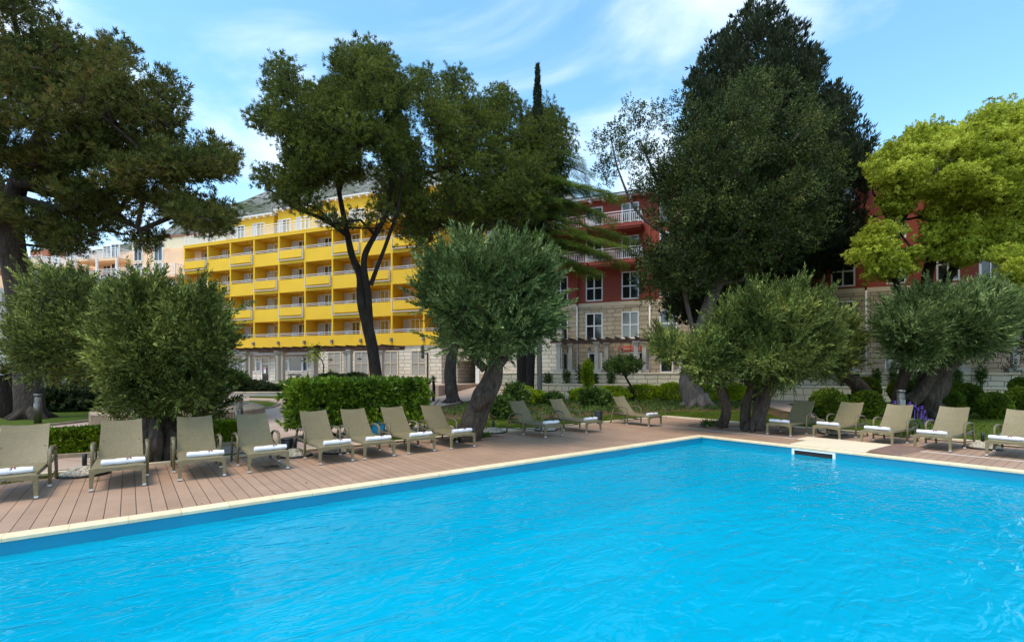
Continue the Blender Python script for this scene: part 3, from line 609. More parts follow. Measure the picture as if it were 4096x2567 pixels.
# ------------------------------------------------------------------ parasol bases, bins, skimmer, slabs
def make_base():
    root = empty('parasol_base', (0, 0, 0), 0, 'x', 'parasol base', 'empty gravel parasol bases')
    m = MB(); m.lathe([(0, 0), (.355, 0), (.36, .01), (.36, .032), (.34, .036), (0, .036)], n=40); m.build('base_ring', 'black_plastic', root)
    m = MB(); m.lathe([(.335, .034), (.33, .05), (.27, .082), (.2, .118), (.12, .15), (.06, .163), (0, .165)], n=40); m.build('gravel_dome', 'gravel_aggregate', root)
    m = MB(); m.lathe([(.034, .14), (.036, .37), (.030, .372), (.029, .30), (0, .30)], n=20); tb = m.build('pole_socket', 'black_plastic', root)
    k = MB(); k.tube([(.03, 0, .31), (.07, 0, .31)], .006, 6); k.tube([(.085+.016*math.cos(q*.785), .016*math.sin(q*.785), .31) for q in range(9)], .005, 5); k.build('knob', 'metal_dark', tb)
    return root
bp0 = make_base()
for i, ((u, v), lb) in enumerate([((318, 1903), 'left of the olive trunk, between the two leftmost loungers'), ((1171, 1826), 'right beside the near black bin'), ((1342, 1810), 'partly hidden behind the first lounger before laurel hedge'),
        ((1973, 1731), 'right of the leaning olive trunk'), ((2184, 1722), 'between the two loungers right of leaning trunk'), ((3343, 1737), 'under the lounger behind the cream slabs'), ((3947, 1795), 'in front of the rightmost lounger gap')]):
    o = bp0 if i == 0 else copy_tree(bp0); o.location = G(u, v)+Vector((0, .1, .001)); o.rotation_euler = (0, 0, R(35*i)); o['label'] = 'gravel-topped parasol base '+lb
def make_bin():
    root = empty('waste_bin', (0, 0, 0), 0, 'x', 'bin', 'small black bins on the deck')
    m = MB(); m.lathe([(0, 0), (.11, 0), (.12, .01), (.125, .33), (.12, .335), (0, .335)], n=28); m.build('body', 'black_plastic', root)
    m = MB(); m.lathe([(.128, .336), (.128, .36), (.1, .372), (.06, .365), (0, .36)], n=28); m.build('lid', 'metal_dark', root)
    return root
b0 = make_bin(); b0.location = G(1139, 1822)+Vector((0, .1, 0)); b0['label'] = 'black cylindrical bin beside the second gravel base from left'
b1 = copy_tree(b0); b1.location = G(2395, 1694)+Vector((0, .1, 0)); b1['label'] = 'black cylindrical bin beside the farthest lounger'; b1.scale = (1.15, 1.15, 1.2)
# skimmer mouth set in the pool's far right wall (wall face at local x = -0.235)
root = empty('pool_skimmer', PL(-.185, -3.05, 0), CA, 'white framed skimmer opening in the pool wall below the coping', 'skimmer')
m = MB(); w = .47
for a in ((-w, -w+.06, -.34, -.045), (w-.06, w, -.34, -.045), (-w+.06, w-.06, -.082, -.045), (-w+.06, w-.06, -.34, -.30)): m.box(-.02, .004, a[0], a[1], a[2], a[3])
m.build('frame', 'white_paint', root, .004)
m = MB(); m.box(-.006, .01, -w+.06, w-.06, -.30, -.082); m.build('opening', 'dark_inside', root)
# cream slabs and timber wedge behind the coping
m = MB(); m.box(.02, 1.06, -4.05, -2.45, .001, .035); o = m.build('cover_slab', 'cream_slab', None, .01); at_pool(o); tag(o, 'low wide cream slab lying along the coping by the skimmer', 'slab', 'cream cover slabs by the skimmer')
m = MB(); m.box(1.08, 1.75, -4.15, -2.2, .005, .045); o = m.build('cover_slab', 'cream_slab', None, .01); at_pool(o); tag(o, 'cream slab set back from the coping, nearer the loungers', 'slab', 'cream cover slabs by the skimmer')
m = MB(); m.add([(.02, -4.10, .001), (1.62, -4.20, .001), (1.62, -4.75, .001), (.02, -4.6, .001), (.02, -4.10, .075), (1.62, -4.20, .09), (1.62, -4.7, .055), (.02, -4.55, .04)], [(3, 2, 1, 0), (4, 5, 6, 7), (0, 1, 5, 4), (1, 2, 6, 5), (2, 3, 7, 6), (3, 0, 4, 7)])
o = m.build('hatch_board', 'deck_edge', None, .006); at_pool(o); tag(o, 'brown timber board leaning at the right end of the cream slabs', 'board')
m = MB(); o = None
for k in range(7): m.box(-.13+k*.04, -.105+k*.04, -.12, .12, .001, .007)
m.box(-.15, .15, -.135, -.121, .001, .008); m.box(-.15, .15, .121, .135, .001, .008)
o = m.build('drain_grate', 'metal_dark'); o.location = G(1083, 1866); o.rotation_euler = (0, 0, CA); tag(o, 'dark slotted grate in the deck in front of the lounger by the bin', 'grate')
# timber frames round the olive trunks
def tree_pit(c, hx, hy, lab, fill, nm_='tree_pit'):
    root = empty(nm_, c, CA, lab, 'planting pit'); m = MB(); b = .07
    m.box(-hx, hx, -hy, -hy+b, .002, .035); m.box(-hx, hx, hy-b, hy, .002, .035); m.box(-hx, -hx+b, -hy+b, hy-b, .002, .035); m.box(hx-b, hx, -hy+b, hy-b, .002, .035); m.build('frame', 'deck_edge', root, .005)
    m = MB(); m.box(-hx+b, hx-b, -hy+b, hy-b, .0015, .012); m.build('fill', fill, root)
tree_pit(G(1858, 1752)+Vector((.05, .1, 0)), .85, .62, 'brown timber frame round the foot of the leaning olive', 'mulch')
tree_pit(PL(2.4, .25), .42, 1.35, 'brown timber frame with pebbles round the twin olive trunks', 'pebbles')
# blue cushions behind the hedge
cs = empty('cushion', (0, 0, 0), 0, 'bright blue cushion on the ground behind a backrest, upright', 'cushion', 'blue cushions under the hedge')
def pillow(mb, c, sx, sy, sz, rz):
    vs = []; fs = []; n = 12; k = 8; mr = Matrix.Rotation(rz, 3, 'Z')
    for i in range(k+1):
        ph = math.pi*i/k
        for j in range(n):
            a = 2*math.pi*j/n; ca, sa = math.cos(a), math.sin(a); q = .6
            x = math.copysign(abs(ca)**q, ca)*math.sin(ph)**.6*sx; z = math.copysign(abs(sa)**q, sa)*math.sin(ph)**.6*sz; y = math.cos(ph)*sy
            vs.append(mr @ Vector((x, y, z+sz))+Vector(c))
    for i in range(k):
        for j in range(n): j2 = (j+1) % n; fs.append((i*n+j, i*n+j2, (i+1)*n+j2, (i+1)*n+j))
    mb.add(vs, fs, True)
C.objects.unlink(cs); bpy.data.objects.remove(cs)
for (u, v, sz, lb) in [(1512, 1738, .21, 'round blue cushion standing on the ground behind a backrest'), (1488, 1722, .24, 'bright blue cushion half hidden by laurel leaves')]:
    m = MB(); pillow(m, (0, 0, 0), sz, .09, sz, .4); o = m.build('cushion', 'blue_fabric'); o.location = G(u, v)+Vector((0, 0, -.03)); tag(o, lb, 'cushion', 'blue cushions under the hedge')

# ------------------------------------------------------------------ yellow hotel (local x along the facade to the right, y into the building)
YA = math.atan2(-.358, .934); YO = Vector((-18.36, 48, 0))
yh = empty('yellow_hotel', YO, YA, 'bright yellow hotel block with five rows of recessed balconies and a roof terrace', 'hotel building')
X0 = -20.0; PITCH = 3.42; NB = 10; X1 = X0+.25+PITCH*NB
colx = [X0+.09]+[-16.2+PITCH*k for k in range(NB-1)]+[12.8]; X1 = colx[-1]+.09
ZB = [4.28, 8.36-2.9+.0, 8.36, 11.26, 14.16]      # floor parapet tops: 5.46, 8.36, 11.26, 14.16
ZP = [5.46, 8.36, 11.26, 14.16]; ZS = [7.06, 9.96, 12.86, 15.76]; TOP = 16.1
m = MB()
m.box(X0, X1, 0, .18, 4.28, ZP[0])
for k in range(3): m.box(X0, X1, 0, .18, ZS[k], ZP[k+1])
m.box(X0, X1, -.04, .18, ZS[3], TOP); m.box(X0, X1, -.06, .0, TOP-.14, TOP)
m.build('balcony_parapet', 'yellow_paint', yh)
for x in colx: m = MB(); m.box(x-.09, x+.09, -.012, 1.62, 4.285, TOP-.15); m.build('partition_wall', 'yellow_paint', yh)
m = MB(); m.box(X0, X1, 1.62, 1.85, 0.5, TOP); m.box(X0, X0+.2, 1.85, 12, 4.28, TOP); m.box(X1-.2, X1, 1.85, 12, 4.28, TOP); m.build('rear_wall', 'yellow_paint', yh)
m = MB()
for z in [4.30]+[s+.001 for s in ZS]: m.box(X0+.01, X1-.01, .18, 1.62, z, z+.28)
m.build('floor_slab', 'yellow_paint', yh)
m = MB(); m.box(X0, X1, 1.85, 12, TOP-.2, TOP-.002); m.build('roof_slab', 'pale_concrete', yh)
rr = random.Random(5)
doors = []
def win_unit(parent, x0, x1, z0, z1, y, panes=2, transom=None, name='window', glass='window_glass', fr=.07, wood='white_frame', mull=.06, sill=None, outw=None):
    """white frame standing in the wall at y (front = smaller y) with its glass set back inside"""
    m = MB(); d0, d1 = y-.03, y+.06
    m.box(x0, x0+fr, d0, d1, z0, z1); m.box(x1-fr, x1, d0, d1, z0, z1); m.box(x0+fr, x1-fr, d0, d1, z1-fr, z1); m.box(x0+fr, x1-fr, d0, d1, z0, z0+fr)
    w = (x1-x0-2*fr)/panes
    for k in range(1, panes): m.box(x0+fr+w*k-mull/2, x0+fr+w*k+mull/2, d0+.004, d1, z0+fr, z1-fr)
    if transom:
        for k in range(panes): m.box(x0+fr+w*k+(mull/2 if k else 0), x0+fr+w*(k+1)-(mull/2 if k < panes-1 else 0), d0+.008, d1, transom-mull/2, transom+mull/2)
    f = m.build(name, wood, parent)
    g = MB(); g.box(x0+fr*.6, x1-fr*.6, y+.02, y+.035, z0+fr*.6, z1-fr*.6); g.build('pane', glass, f)
    if sill: s = MB(); s.box(x0-.08, x1+.08, y-.14, y+.0, z0-.09, z0-.003); s.build('sill', sill, f)
    return f
def louvre(parent, x0, x1, z0, z1, y, name='shutter', mat='shutter_white'):
    m = MB(); m.box(x0, x0+.06, y-.03, y+.01, z0, z1); m.box(x1-.06, x1, y-.03, y+.01, z0, z1); m.box(x0+.06, x1-.06, y-.03, y+.01, z0, z0+.08); m.box(x0+.06, x1-.06, y-.03, y+.01, z1-.08, z1)
    n = int((z1-z0-.16)/.085)
    for k in range(n):
        z = z0+.08+(z1-z0-.16)*(k+.5)/n; m.add([(x0+.06, y-.026, z-.03), (x1-.06, y-.026, z-.03), (x1-.06, y+.004, z+.035), (x0+.06, y+.004, z+.035)], [(0, 1, 2, 3)])
    return m.build(name, mat, parent)
for r in range(4):
    fz = ZP[r]-1.02; top = ZS[r]
    for i in range(NB):
        a = colx[i]+.09; b = colx[i+1]-.09; w = b-a
        dx = a+w*.56; cut = rr.random()
        win_unit(yh, a+.92, min(a+1.95, b-.1), fz, top-.18, 1.60, 2, None, 'balcony_door', 'window_glass' if cut < .75 else 'window_glass_curtained', .08)
        louvre(yh, a+.08+cut*.1, a+.86, fz, top-.2, 1.50)
        if (i*7+r*3) % 5 == 0: louvre(yh, min(a+2.0, b-.7), min(a+2.5, b-.2), fz, top-.2, 1.36)
        m = MB(); z = ZP[r]
        if (r > 0 and (i+r) % 2 == 1):          # hanging yellow panel in a grey frame, rail above
            y = -.17
            m.box(a+.03, a+.08, y-.02, 0, z-.98, z+.02); m.box(b-.08, b-.03, y-.02, 0, z-.98, z+.02); m.box(a+.08, b-.08, y-.02, 0, z-.98, z-.92)
            bf = m.build('panel_frame', 'shutter_white', yh)
            q = MB(); q.box(a+.16, b-.12, y-.045, y-.022, z-.78, z+.02); q.build('panel', 'yellow_paint', bf)
            m = MB()
        y = .02
        m.box(a, b, y, y+.05, z+.29, z+.33); m.box(a, b, y, y+.04, z+.12, z+.15)
        for q in (a+.03, (a+b)/2, b-.06): m.box(q, q+.03, y+.008, y+.035, z, z+.29)
        m.build('railing', 'white_paint', yh)
        q = MB(); q.lathe([(0, 0), (.10, 0), (.12, -.04), (.06, -.10), (0, -.11)], (a+w*.62, .7, ZS[r]), 10); q.build('ceiling_lamp', 'white_paint', yh)
# roof terrace: baluster railing, set back penthouse
for i in range(NB):
    a = colx[i]+.02; b = colx[i+1]-.02; m = MB(); m.box(a, b, .0, .06, TOP+.98, TOP+1.04); m.box(a, b, .01, .05, TOP+.76, TOP+.80); m.box(a, b, .01, .05, TOP+.10, TOP+.14)
    n = int((b-a)/.16)
    for k in range(n): x = a+(b-a)*(k+.5)/n; m.box(x-.02, x+.02, .012, .048, TOP+.14, TOP+.76)
    m.box(a, a+.07, -.005, .065, TOP, TOP+.98); m.build('terrace_railing', 'white_paint', yh)
for k, (a, b, h) in enumerate([(-15.4, -9.2, 2.95), (-8.6, -3.2, 3.25), (-2.4, 4.4, 3.5), (5.0, 12.2, 3.3)]):
    m = MB(); m.box(a, b, 2.4, 10, TOP, TOP+h); pw = m.build('penthouse_wall', 'yellow_paint', yh)
    c = MB(); c.box(a-.2, b+.2, 1.95, 10.2, TOP+h, TOP+h+.2); nn = int((b-a)/.9)
    for q in range(nn+1): x = a+(b-a)*q/nn; c.box(x-.09, x+.09, 2.0, 2.4, TOP+h-.2, TOP+h)
    c.build('cornice', 'white_paint', pw)
    c = MB(); c.add([(a-.25, 1.9, TOP+h+.2), (b+.25, 1.9, TOP+h+.2), (b+.25, 6, TOP+h+1.15), (a-.25, 6, TOP+h+1.15), (a-.25, 10.2, TOP+h+.2), (b+.25, 10.2, TOP+h+.2)], [(0, 1, 2, 3), (3, 2, 5, 4), (0, 3, 4), (1, 5, 2)]); c.build('roof', 'roof_tile', pw)
    for q in (.12, .6):
        x = a+(b-a)*q; win_unit(yh, x, x+1.15, TOP+.05, TOP+2.3, 2.38, 2, None, 'terrace_door', 'window_glass_blue', .09); louvre(yh, x-.62, x-.03, TOP+.05, TOP+2.3, 2.36)
m = MB(); m.box(X0+.1, X1, 5.2, 9.9, TOP, TOP+1.9); m.build('penthouse_wall', 'yellow_paint', yh)
# wall lamps under the lowest band
for i, x in enumerate(colx[1:]): m = MB(); m.box(x-.10, x+.10, -.22, .0, 4.68, 5.0); m.build('wall_lamp', 'plinth_grey', yh, .01)
# ground floor: glazed left part and ashlar right part
m = MB(); XG = -1.2; m.box(X0, XG, .9, 1.6, .5, 4.27); m.build('ground_floor_wall', 'white_ashlar', yh)
m = MB(); m.box(XG, X1, .12, 11.9, .4, 4.275); m.build('ground_floor_wall', 'white_ashlar', yh)
m = MB(); m.box(X0, XG-.01, .12, .895, 3.6, 4.277); m.build('fascia', 'plinth_grey', yh)
for x in (XG-.1, -18.5): m = MB(); m.tube([(x, .0, .8), (x, .0, 4.2)], .06, 8); m.build('drainpipe', 'white_paint', yh)
for x in (-15.8, -11.0, -4.6):
    win_unit(yh, x-.9, x+.9, 1.9, 3.5, .86, 1, None, 'window', 'window_glass_blue' if x > -5 else 'window_glass', .09); win_unit(yh, x-1.7, x-.95, 1.95, 3.4, .86, 1, 3.0, 'side_window', 'window_glass_blue', .07); win_unit(yh, x+.95, x+1.6, 1.95, 3.4, .86, 1, 3.0, 'side_window', 'window_glass_blue', .07)
for x in (-8.7, -6.9): 
    dr = win_unit(yh, x-.55, x+.55, .85, 3.5, .86, 1, 2.75, 'entrance_door', 'window_glass', .08)
    m = MB(); m.box(x-.2, x+.12, .80, .818, 1.75, 2.35); nt = m.build('notice', 'sign_white', dr); m = MB(); m.box(x-.18, x+.10, .796, .80, 2.18, 2.32); m.build('notice_print', 'orange_sign', nt)
for x in (1.1, 4.3, 7.6, 10.6):
    m = MB(); z0, z1 = 1.55, 3.75; a, b = x-.72, x+.72
    m.box(a-.1, a, .02, .115, z0-.1, z1+.1); m.box(b, b+.1, .02, .115, z0-.1, z1+.1); m.box(a, b, .02, .115, z1, z1+.1); m.box(a, b, .02, .115, z0-.1, z0); m.box(x-.03, x+.03, .03, .115, z0, z1); m.box(a, x-.03, .03, .115, 2.62, 2.68); m.box(x+.03, b, .03, .115, 2.62, 2.68)
    f = m.build('shuttered_window', 'cream_slab', yh)
    louvre(f, a, b, z0, z1, .09, 'slats', 'column_stone')
# link between the buildings with the dark garage mouth
lk = empty('link_building', P(1868, 1500, 45).xy.to_3d(), YA, 'low stone link between the hotels with a dark garage opening', 'building')
m = MB(); m.box(-1.7, -.95, 0, 4, .4, 5.6); m.box(1.3, 9, 0, 4, .4, 5.6); m.box(-.95, 1.3, 0, 4, 2.9, 5.6); m.box(-1.7, 9, 4, 4.2, .4, 5.6); m.build('wall', 'white_ashlar', lk)
m = MB(); m.box(-.94, 1.29, 3.7, 3.95, .4, 2.9); m.build('garage_depth', 'dark_inside', lk)
m = MB(); m.box(.9, 1.29, -.09, -.01, .4, 2.8); m.build('door_leaf', 'white_paint', lk)
m = MB(); m.box(-1.7, 9.1, -.1, 4.3, 5.6, 5.8); m.build('roof', 'pale_concrete', lk)

# ------------------------------------------------------------------ red hotel
RA = math.atan2(-.387, .922); RO = Vector((8.01, 41, 0))
def RL(x, y, z=0): return RO+Matrix.Rotation(RA, 3, 'Z') @ Vector((x, y, z))
def rx(u):                                   # facade coordinate seen at column u
    k = (u-2048)/F; c, s = math.cos(RA), math.sin(RA); return (k*RO.y-RO.x)/(c-k*s)
rh = empty('red_hotel', RO, RA, 'dark red hotel with stone lower storeys, white windows and railed balconies', 'hotel building')
XL, XR = rx(2030), rx(3915); ZT = 1.72; ZR = 7.7; ZE = 16.3
ops = []                                     # openings x0, x1, z0, z1, glass
def wx(u0, u1): return rx(u0), rx(u1)
cols = [wx(2212, 2272), wx(2343, 2411), wx(2486, 2556), wx(2638, 2708), wx(2800, 2872), wx(2990, 3068), wx(3150, 3230), wx(3323, 3421), wx(3545, 3625), wx(3745, 3840)]
for i, (a, b) in enumerate(cols):
    ops += [(a, b, 4.62, 6.85, 'window', 5.75), (a, b, 7.86, 10.15, 'window', 8.95)]
    if i in (2, 3, 4, 5, 7, 8, 9): ops += [(a, b, 10.95, 13.1, 'balcony_door' if i < 7 else 'window', None if i < 7 else 12.1), (a, b, 13.9, 15.8, 'balcony_door' if i < 7 else 'window', None)]
    else: ops += [(a, b, 10.95, 13.1, 'balcony_door', None), (a, b, 13.9, 15.8, 'balcony_door', None)]
for u0, u1 in ((2190, 2275), (2352, 2408), (2520, 2590), (2640, 2692), (2830, 2900), (3010, 3075), (3225, 3300), (3345, 3420), (3540, 3600), (3720, 3810)): ops.append((rx(u0), rx(u1), ZT+.08, 3.5, 'glazed_door', None))
def wall_with_holes(name, parent, mat, x0, x1, z0, z1, y0, y1, holes):
    zs = sorted({z0, z1} | {h[2] for h in holes if z0 < h[2] < z1} | {h[3] for h in holes if z0 < h[3] < z1}); m = MB()
    for za, zb_ in zip(zs, zs[1:]):
        hs_ = sorted([h for h in holes if h[2] <= za+1e-6 and h[3] >= zb_-1e-6]); x = x0
        for h in hs_:
            if h[0] > x: m.box(x, h[0], y0, y1, za, zb_)
            x = max(x, h[1])
        if x < x1: m.box(x, x1, y0, y1, za, zb_)
    return m.build(name, mat, parent)
ops = [h for h in ops if h[0] > XL and h[1] < XR]
wall_with_holes('stone_wall', rh, 'tan_ashlar', XL, XR, ZT-.6, ZR, -.03, .4, [h for h in ops if h[3] < ZR])
m = MB(); m.box(XL, XR, -.045, .0, ZR-.30, ZR+.0); m.build('string_course', 'cream_slab', rh)
wall_with_holes('upper_wall', rh, 'red_paint', XL, XR, ZR+.001, ZE, 0, .4, [h for h in ops if h[2] > ZR])
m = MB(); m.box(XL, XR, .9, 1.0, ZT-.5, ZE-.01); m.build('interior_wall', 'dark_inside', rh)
m = MB(); m.box(XL, XL+.3, 1, 11, ZT, ZE); m.box(XR-.3, XR, .4, 11, ZT, ZE); m.build('side_wall', 'red_paint', rh)
for k, h in enumerate(ops):
    gm = ['window_glass', 'window_glass', 'window_glass_curtained', 'window_glass_blue'][(k*7+k//3) % 4] if h[4] != 'window' or h[2] < 7 else ['window_glass_curtained', 'window_glass'][k % 2]
    f = win_unit(rh, h[0]+.002, h[1]-.002, h[2]+.002, h[3]-.002, .02 if h[2] > ZR or h[2] < 2 else .0, 2 if h[1]-h[0] > 1.1 else 1, h[5], h[4], gm if h[4] != 'glazed_door' else 'window_glass', .1, 'white_frame', .1, 'cream_slab' if h[4] == 'window' and h[2] < 7 else None)
for u in (2310, 2600, 3462): x = rx(u); m = MB(); m.tube([(x, -.12, ZT), (x, -.12, ZR-.2)], .06, 8); p_ = m.build('drainpipe', 'white_frame', rh); m = MB(); m.tube([(x, -.12, ZR-.2), (x, -.12, ZE)], .06, 8); m.build('upper_pipe', 'red_paint', p_)
m = MB(); c = MB(); c.box(XL-.2, XR+.2, -.7, 0, ZE, ZE+.22)
n = int((XR-XL)/1.1)
for q in range(n+1): x = XL+(XR-XL)*q/n; c.box(x-.09, x+.09, -.6, 0, ZE-.22, ZE)
c.build('cornice', 'white_paint', rh)
c = MB(); c.add([(XL-.3, -.8, ZE+.22), (XR+.3, -.8, ZE+.22), (XR+.3, 5.4, ZE+2.4), (XL-.3, 5.4, ZE+2.4), (XL-.3, 11.4, ZE+.22), (XR+.3, 11.4, ZE+.22)], [(0, 1, 2, 3), (3, 2, 5, 4), (0, 3, 4), (1, 5, 2)]); c.build('roof', 'roof_tile', rh)
def baluster(parent, a, b, y, z, step=.15, name='balcony_railing', hgt=1.0, ends=True, yb=0):
    m = MB(); m.box(a, b, y, y+.05, z+hgt-.06, z+hgt); m.box(a, b, y+.005, y+.045, z+hgt-.25, z+hgt-.21); m.box(a, b, y+.005, y+.045, z+.08, z+.12); n = int((b-a)/step)
    for k in range(n): x = a+(b-a)*(k+.5)/n; m.box(x-.018, x+.018, y+.008, y+.042, z+.12, z+hgt-.25)
    for x in (a, b-.06): m.box(x, x+.06, y-.002, y+.056, z, z+hgt+.04)
    if ends:
        for x in (a+.01, b-.05): m.box(x, x+.04, y+.06, yb, z+hgt-.06, z+hgt); m.box(x, x+.04, y+.06, yb, z+.08, z+.12); [m.box(x+.005, x+.035, y+.06+q*.16, y+.09+q*.16, z+.12, z+hgt-.06) for q in range(int((yb-y-.1)/.16))]
    return m.build(name, 'white_paint', parent)
for z in (10.85, 13.75):
    for a, b in ((rx(2130), rx(2365)), (rx(2372), rx(2578)), (rx(2700), rx(2920))):
        m = MB(); m.box(a, b, -1.5, -.001, z-.28, z); m.box(a+.1, b-.1, -1.45, 0, z-.42, z-.281); s_ = m.build('balcony_slab', 'red_paint', rh); baluster(s_, a+.05, b-.05, -1.46, z, yb=-.02)
wg = empty('side_wing', RO, RA, 'pale stone wing with white shutters right of the red hotel', 'building')
m = MB(); m.box(XR+.02, rx(4300), 2.2, 12, ZT-.5, 11.6); m.build('wall', 'tan_ashlar', wg)
for z_ in (5.0, 8.0):
    for x_ in (XR+.9, XR+3.6): f_ = win_unit(wg, x_, x_+1.1, z_, z_+2.3, 2.18, 2, None, 'window'); louvre(wg, x_-.62, x_-.02, z_, z_+2.3, 2.15); louvre(wg, x_+1.12, x_+1.72, z_, z_+2.3, 2.15)
m = MB(); m.box(XR-.0, rx(4310), 1.9, 12.1, 11.6, 11.8); m.build('cornice', 'white_paint', wg)
# sign
m = MB(); sx0, sx1 = rx(2473), rx(2571); m.box(sx0, sx1, -.075, -.032, 3.58, 3.99); sg = m.build('sign_board', 'orange_sign', None); sg.location = RO; sg.rotation_euler = (0, 0, RA)
sg.name = 'wall_sign'; tag(sg, 'long orange sign with white lettering on the stone wall', 'sign')
def text(body, size, loc, parent, mat, name='lettering'):
    cu = bpy.data.curves.new(name, 'FONT'); cu.body = body; cu.size = size; cu.align_x = 'CENTER'; cu.align_y = 'CENTER'; cu.extrude = .004
    t_ = bpy.data.objects.new('tmp', cu); C.objects.link(t_); me = bpy.data.meshes.new_from_object(t_); bpy.data.objects.remove(t_); me.materials.clear(); me.materials.append(M[mat])
    o = bpy.data.objects.new(name, me); link(o, parent); o.location = loc; o.rotation_euler = (R(90), 0, 0); return o
text('Teens Club', .30, ((sx0+sx1)/2-.05, -.082, 3.785), sg, 'sign_white')
for x in (sx0+.25, sx1-.25):
    m = MB(); m.box(x-.02, x+.02, -.082, -.076, 3.80, 3.92); m.box(x-.14, x+.14, -.082, -.076, 3.74, 3.76); m.box(x-.1, x+.1, -.082, -.076, 3.68, 3.695); m.build('small_crest', 'sign_white', sg)

# ------------------------------------------------------------------ terraces, retaining walls, pergolas
def wall_obj(name, label, cat, frame, x0, x1, y0, y1, z0, z1, mat, cap=.12, capmat='cream_slab', group=None):
    e = empty(name, frame[0], frame[1], label, cat, group)
    m = MB(); m.box(x0, x1, y0, y1, z0, z1-cap); m.build('wall', mat, e)
    m = MB(); m.box(x0-.03, x1+.03, y0-.05, y1+.0, z1-cap, z1); m.build('coping', capmat, e, .012)
    return e
RF = (RO, RA); YF = (YO, YA)
m = MB(); m.box(rx(1990)-1, rx(4300), -1.65, 14, -.2, 1.70); o = struct('upper_terrace', m, 'path_paving'); o.location = RO; o.rotation_euler = (0, 0, RA)
wall_obj('retaining_wall', 'upper pale stone retaining wall below the red hotel', 'wall', RF, rx(1980), rx(4085), -2.0, -1.65, -.1, 1.80, 'retaining_stone', .10, group='stone retaining walls below the red hotel')
def gap(a, b): return (a, b)
xa, xb, xc, xd = rx(1985)+.6, rx(2990)-1.1, rx(3110)-1.0, rx(4200)
m = MB(); m.box(xa, xb, -3.55, -2.01, -.1, .86); m.box(xc, xd, -3.55, -2.01, -.1, .86); o = struct('planting_bed', m, 'lawn'); o.location = RO; o.rotation_euler = (0, 0, RA)
wall_obj('retaining_wall', 'lower stone retaining wall left of the ramp, behind lime hedges', 'wall', RF, xa, xb, -3.85, -3.55, -.1, .93, 'lower_stone', .10, group='stone retaining walls below the red hotel')
wall_obj('retaining_wall', 'lower stone retaining wall right of the ramp, behind round bushes', 'wall', RF, xc, xd, -3.85, -3.55, -.1, .93, 'lower_stone', .10, group='stone retaining walls below the red hotel')
m = MB(); m.add([(xb, -3.9, -.02), (xc, -3.9, -.02), (xc, -2.02, .8), (xb, -2.02, .8)], [(0, 1, 2, 3)]); o = struct('ramp', m, 'stone_slab'); o.location = RO; o.rotation_euler = (0, 0, RA)
# yellow side
m = MB(); m.box(-32, 15.5, -5.0, 13, -.2, .80); o = struct('hotel_terrace', m, 'path_paving'); o.location = YO; o.rotation_euler = (0, 0, YA)
m = MB(); a, b, c_, d_ = G(1560, 1583), G(2010, 1583), P(2010, 1500, 47), P(1700, 1500, 47)
m.add([(a.x, a.y, -.016), (b.x, b.y, -.016), (c_.x, c_.y, .83), (d_.x, d_.y, .83)], [(0, 1, 2, 3)]); struct('driveway', m, 'path_paving')
wall_obj('terrace_edge', 'low rendered edge of the pergola terrace before the yellow hotel', 'wall', YF, -22, 8.5, -5.3, -5.0, -.1, .86, 'pale_concrete', .06, 'pale_concrete')
kb = empty('planter_kerb', (0, 0, 0), 0, 'long low pale concrete kerb in front of the shrubs', 'kerb')
m = MB(); pts = [P(560, 1500, 34.5), P(900, 1500, 35.5), P(1160, 1500, 35.8), P(1420, 1500, 35.6), P(1560, 1500, 37)]; 
for a, b in zip(pts, pts[1:]):
    t = (b-a).normalized(); q = Vector((-t.y, t.x, 0))*.2; m.prism([(a-q)[:2], (b-q)[:2], (b+q)[:2], (a+q)[:2]], -.05, .36)
m.build('kerb_body', 'pale_concrete', kb); m = MB()
for a, b in zip(pts, pts[1:]):
    t = (b-a).normalized(); q = Vector((-t.y, t.x, 0))*.24; m.prism([(a-q)[:2], (b-q)[:2], (b+q)[:2], (a+q)[:2]], .361, .40)
m.build('coping', 'cream_slab', kb)
m = MB(); m.box(-24, 9, -12, -5.31, -.02, .10); o = struct('shrub_bed', m, 'lawn'); o.location = YO; o.rotation_euler = (0, 0, YA)
def column(parent, x, y, z0, z1, s=.16):
    m = MB(); m.box(x-s, x+s, y-s, y+s, z0+.28, z1-.30); m.box(x-s-.04, x+s+.04, y-s-.04, y+s+.04, z1-.30, z1-.26)
    m.add([(x-s, y-s, z1-.26), (x+s, y-s, z1-.26), (x+s, y+s, z1-.26), (x-s, y+s, z1-.26), (x-s-.1, y-s-.1, z1-.08), (x+s+.1, y-s-.1, z1-.08), (x+s+.1, y+s+.1, z1-.08), (x-s-.1, y+s+.1, z1-.08)], [(0, 1, 5, 4), (1, 2, 6, 5), (2, 3, 7, 6), (3, 0, 4, 7)])
    m.box(x-s-.1, x+s+.1, y-s-.1, y+s+.1, z1-.08, z1-.001); m.box(x-.42, x+.42, y-.36, y+.36, z0, z0+.28); return m.build('column', 'column_stone', parent)
def pergola(frame, label, cols_, xa, xb, ya, yb, z0, z1, nb):
    e = empty('pergola', frame[0], frame[1], label, 'pergola', 'timber pergolas before the hotels')
    for x, y in cols_: column(e, x, y, z0, z1)
    for y in (ya, yb): m = MB(); m.box(xa, xb, y-.07, y+.07, z1, z1+.20); m.build('beam', 'dark_wood', e)
    for k in range(nb):
        x = xa+.3+(xb-xa-.6)*k/(nb-1); m = MB(); m.extr([(ya-.75, z1+.26), (ya-.55, z1+.201), (yb+.6, z1+.201), (yb+.6, z1+.36), (ya-.75, z1+.36)], 'x', x-.05, x+.05); m.build('rafter', 'dark_wood', e)
    return e
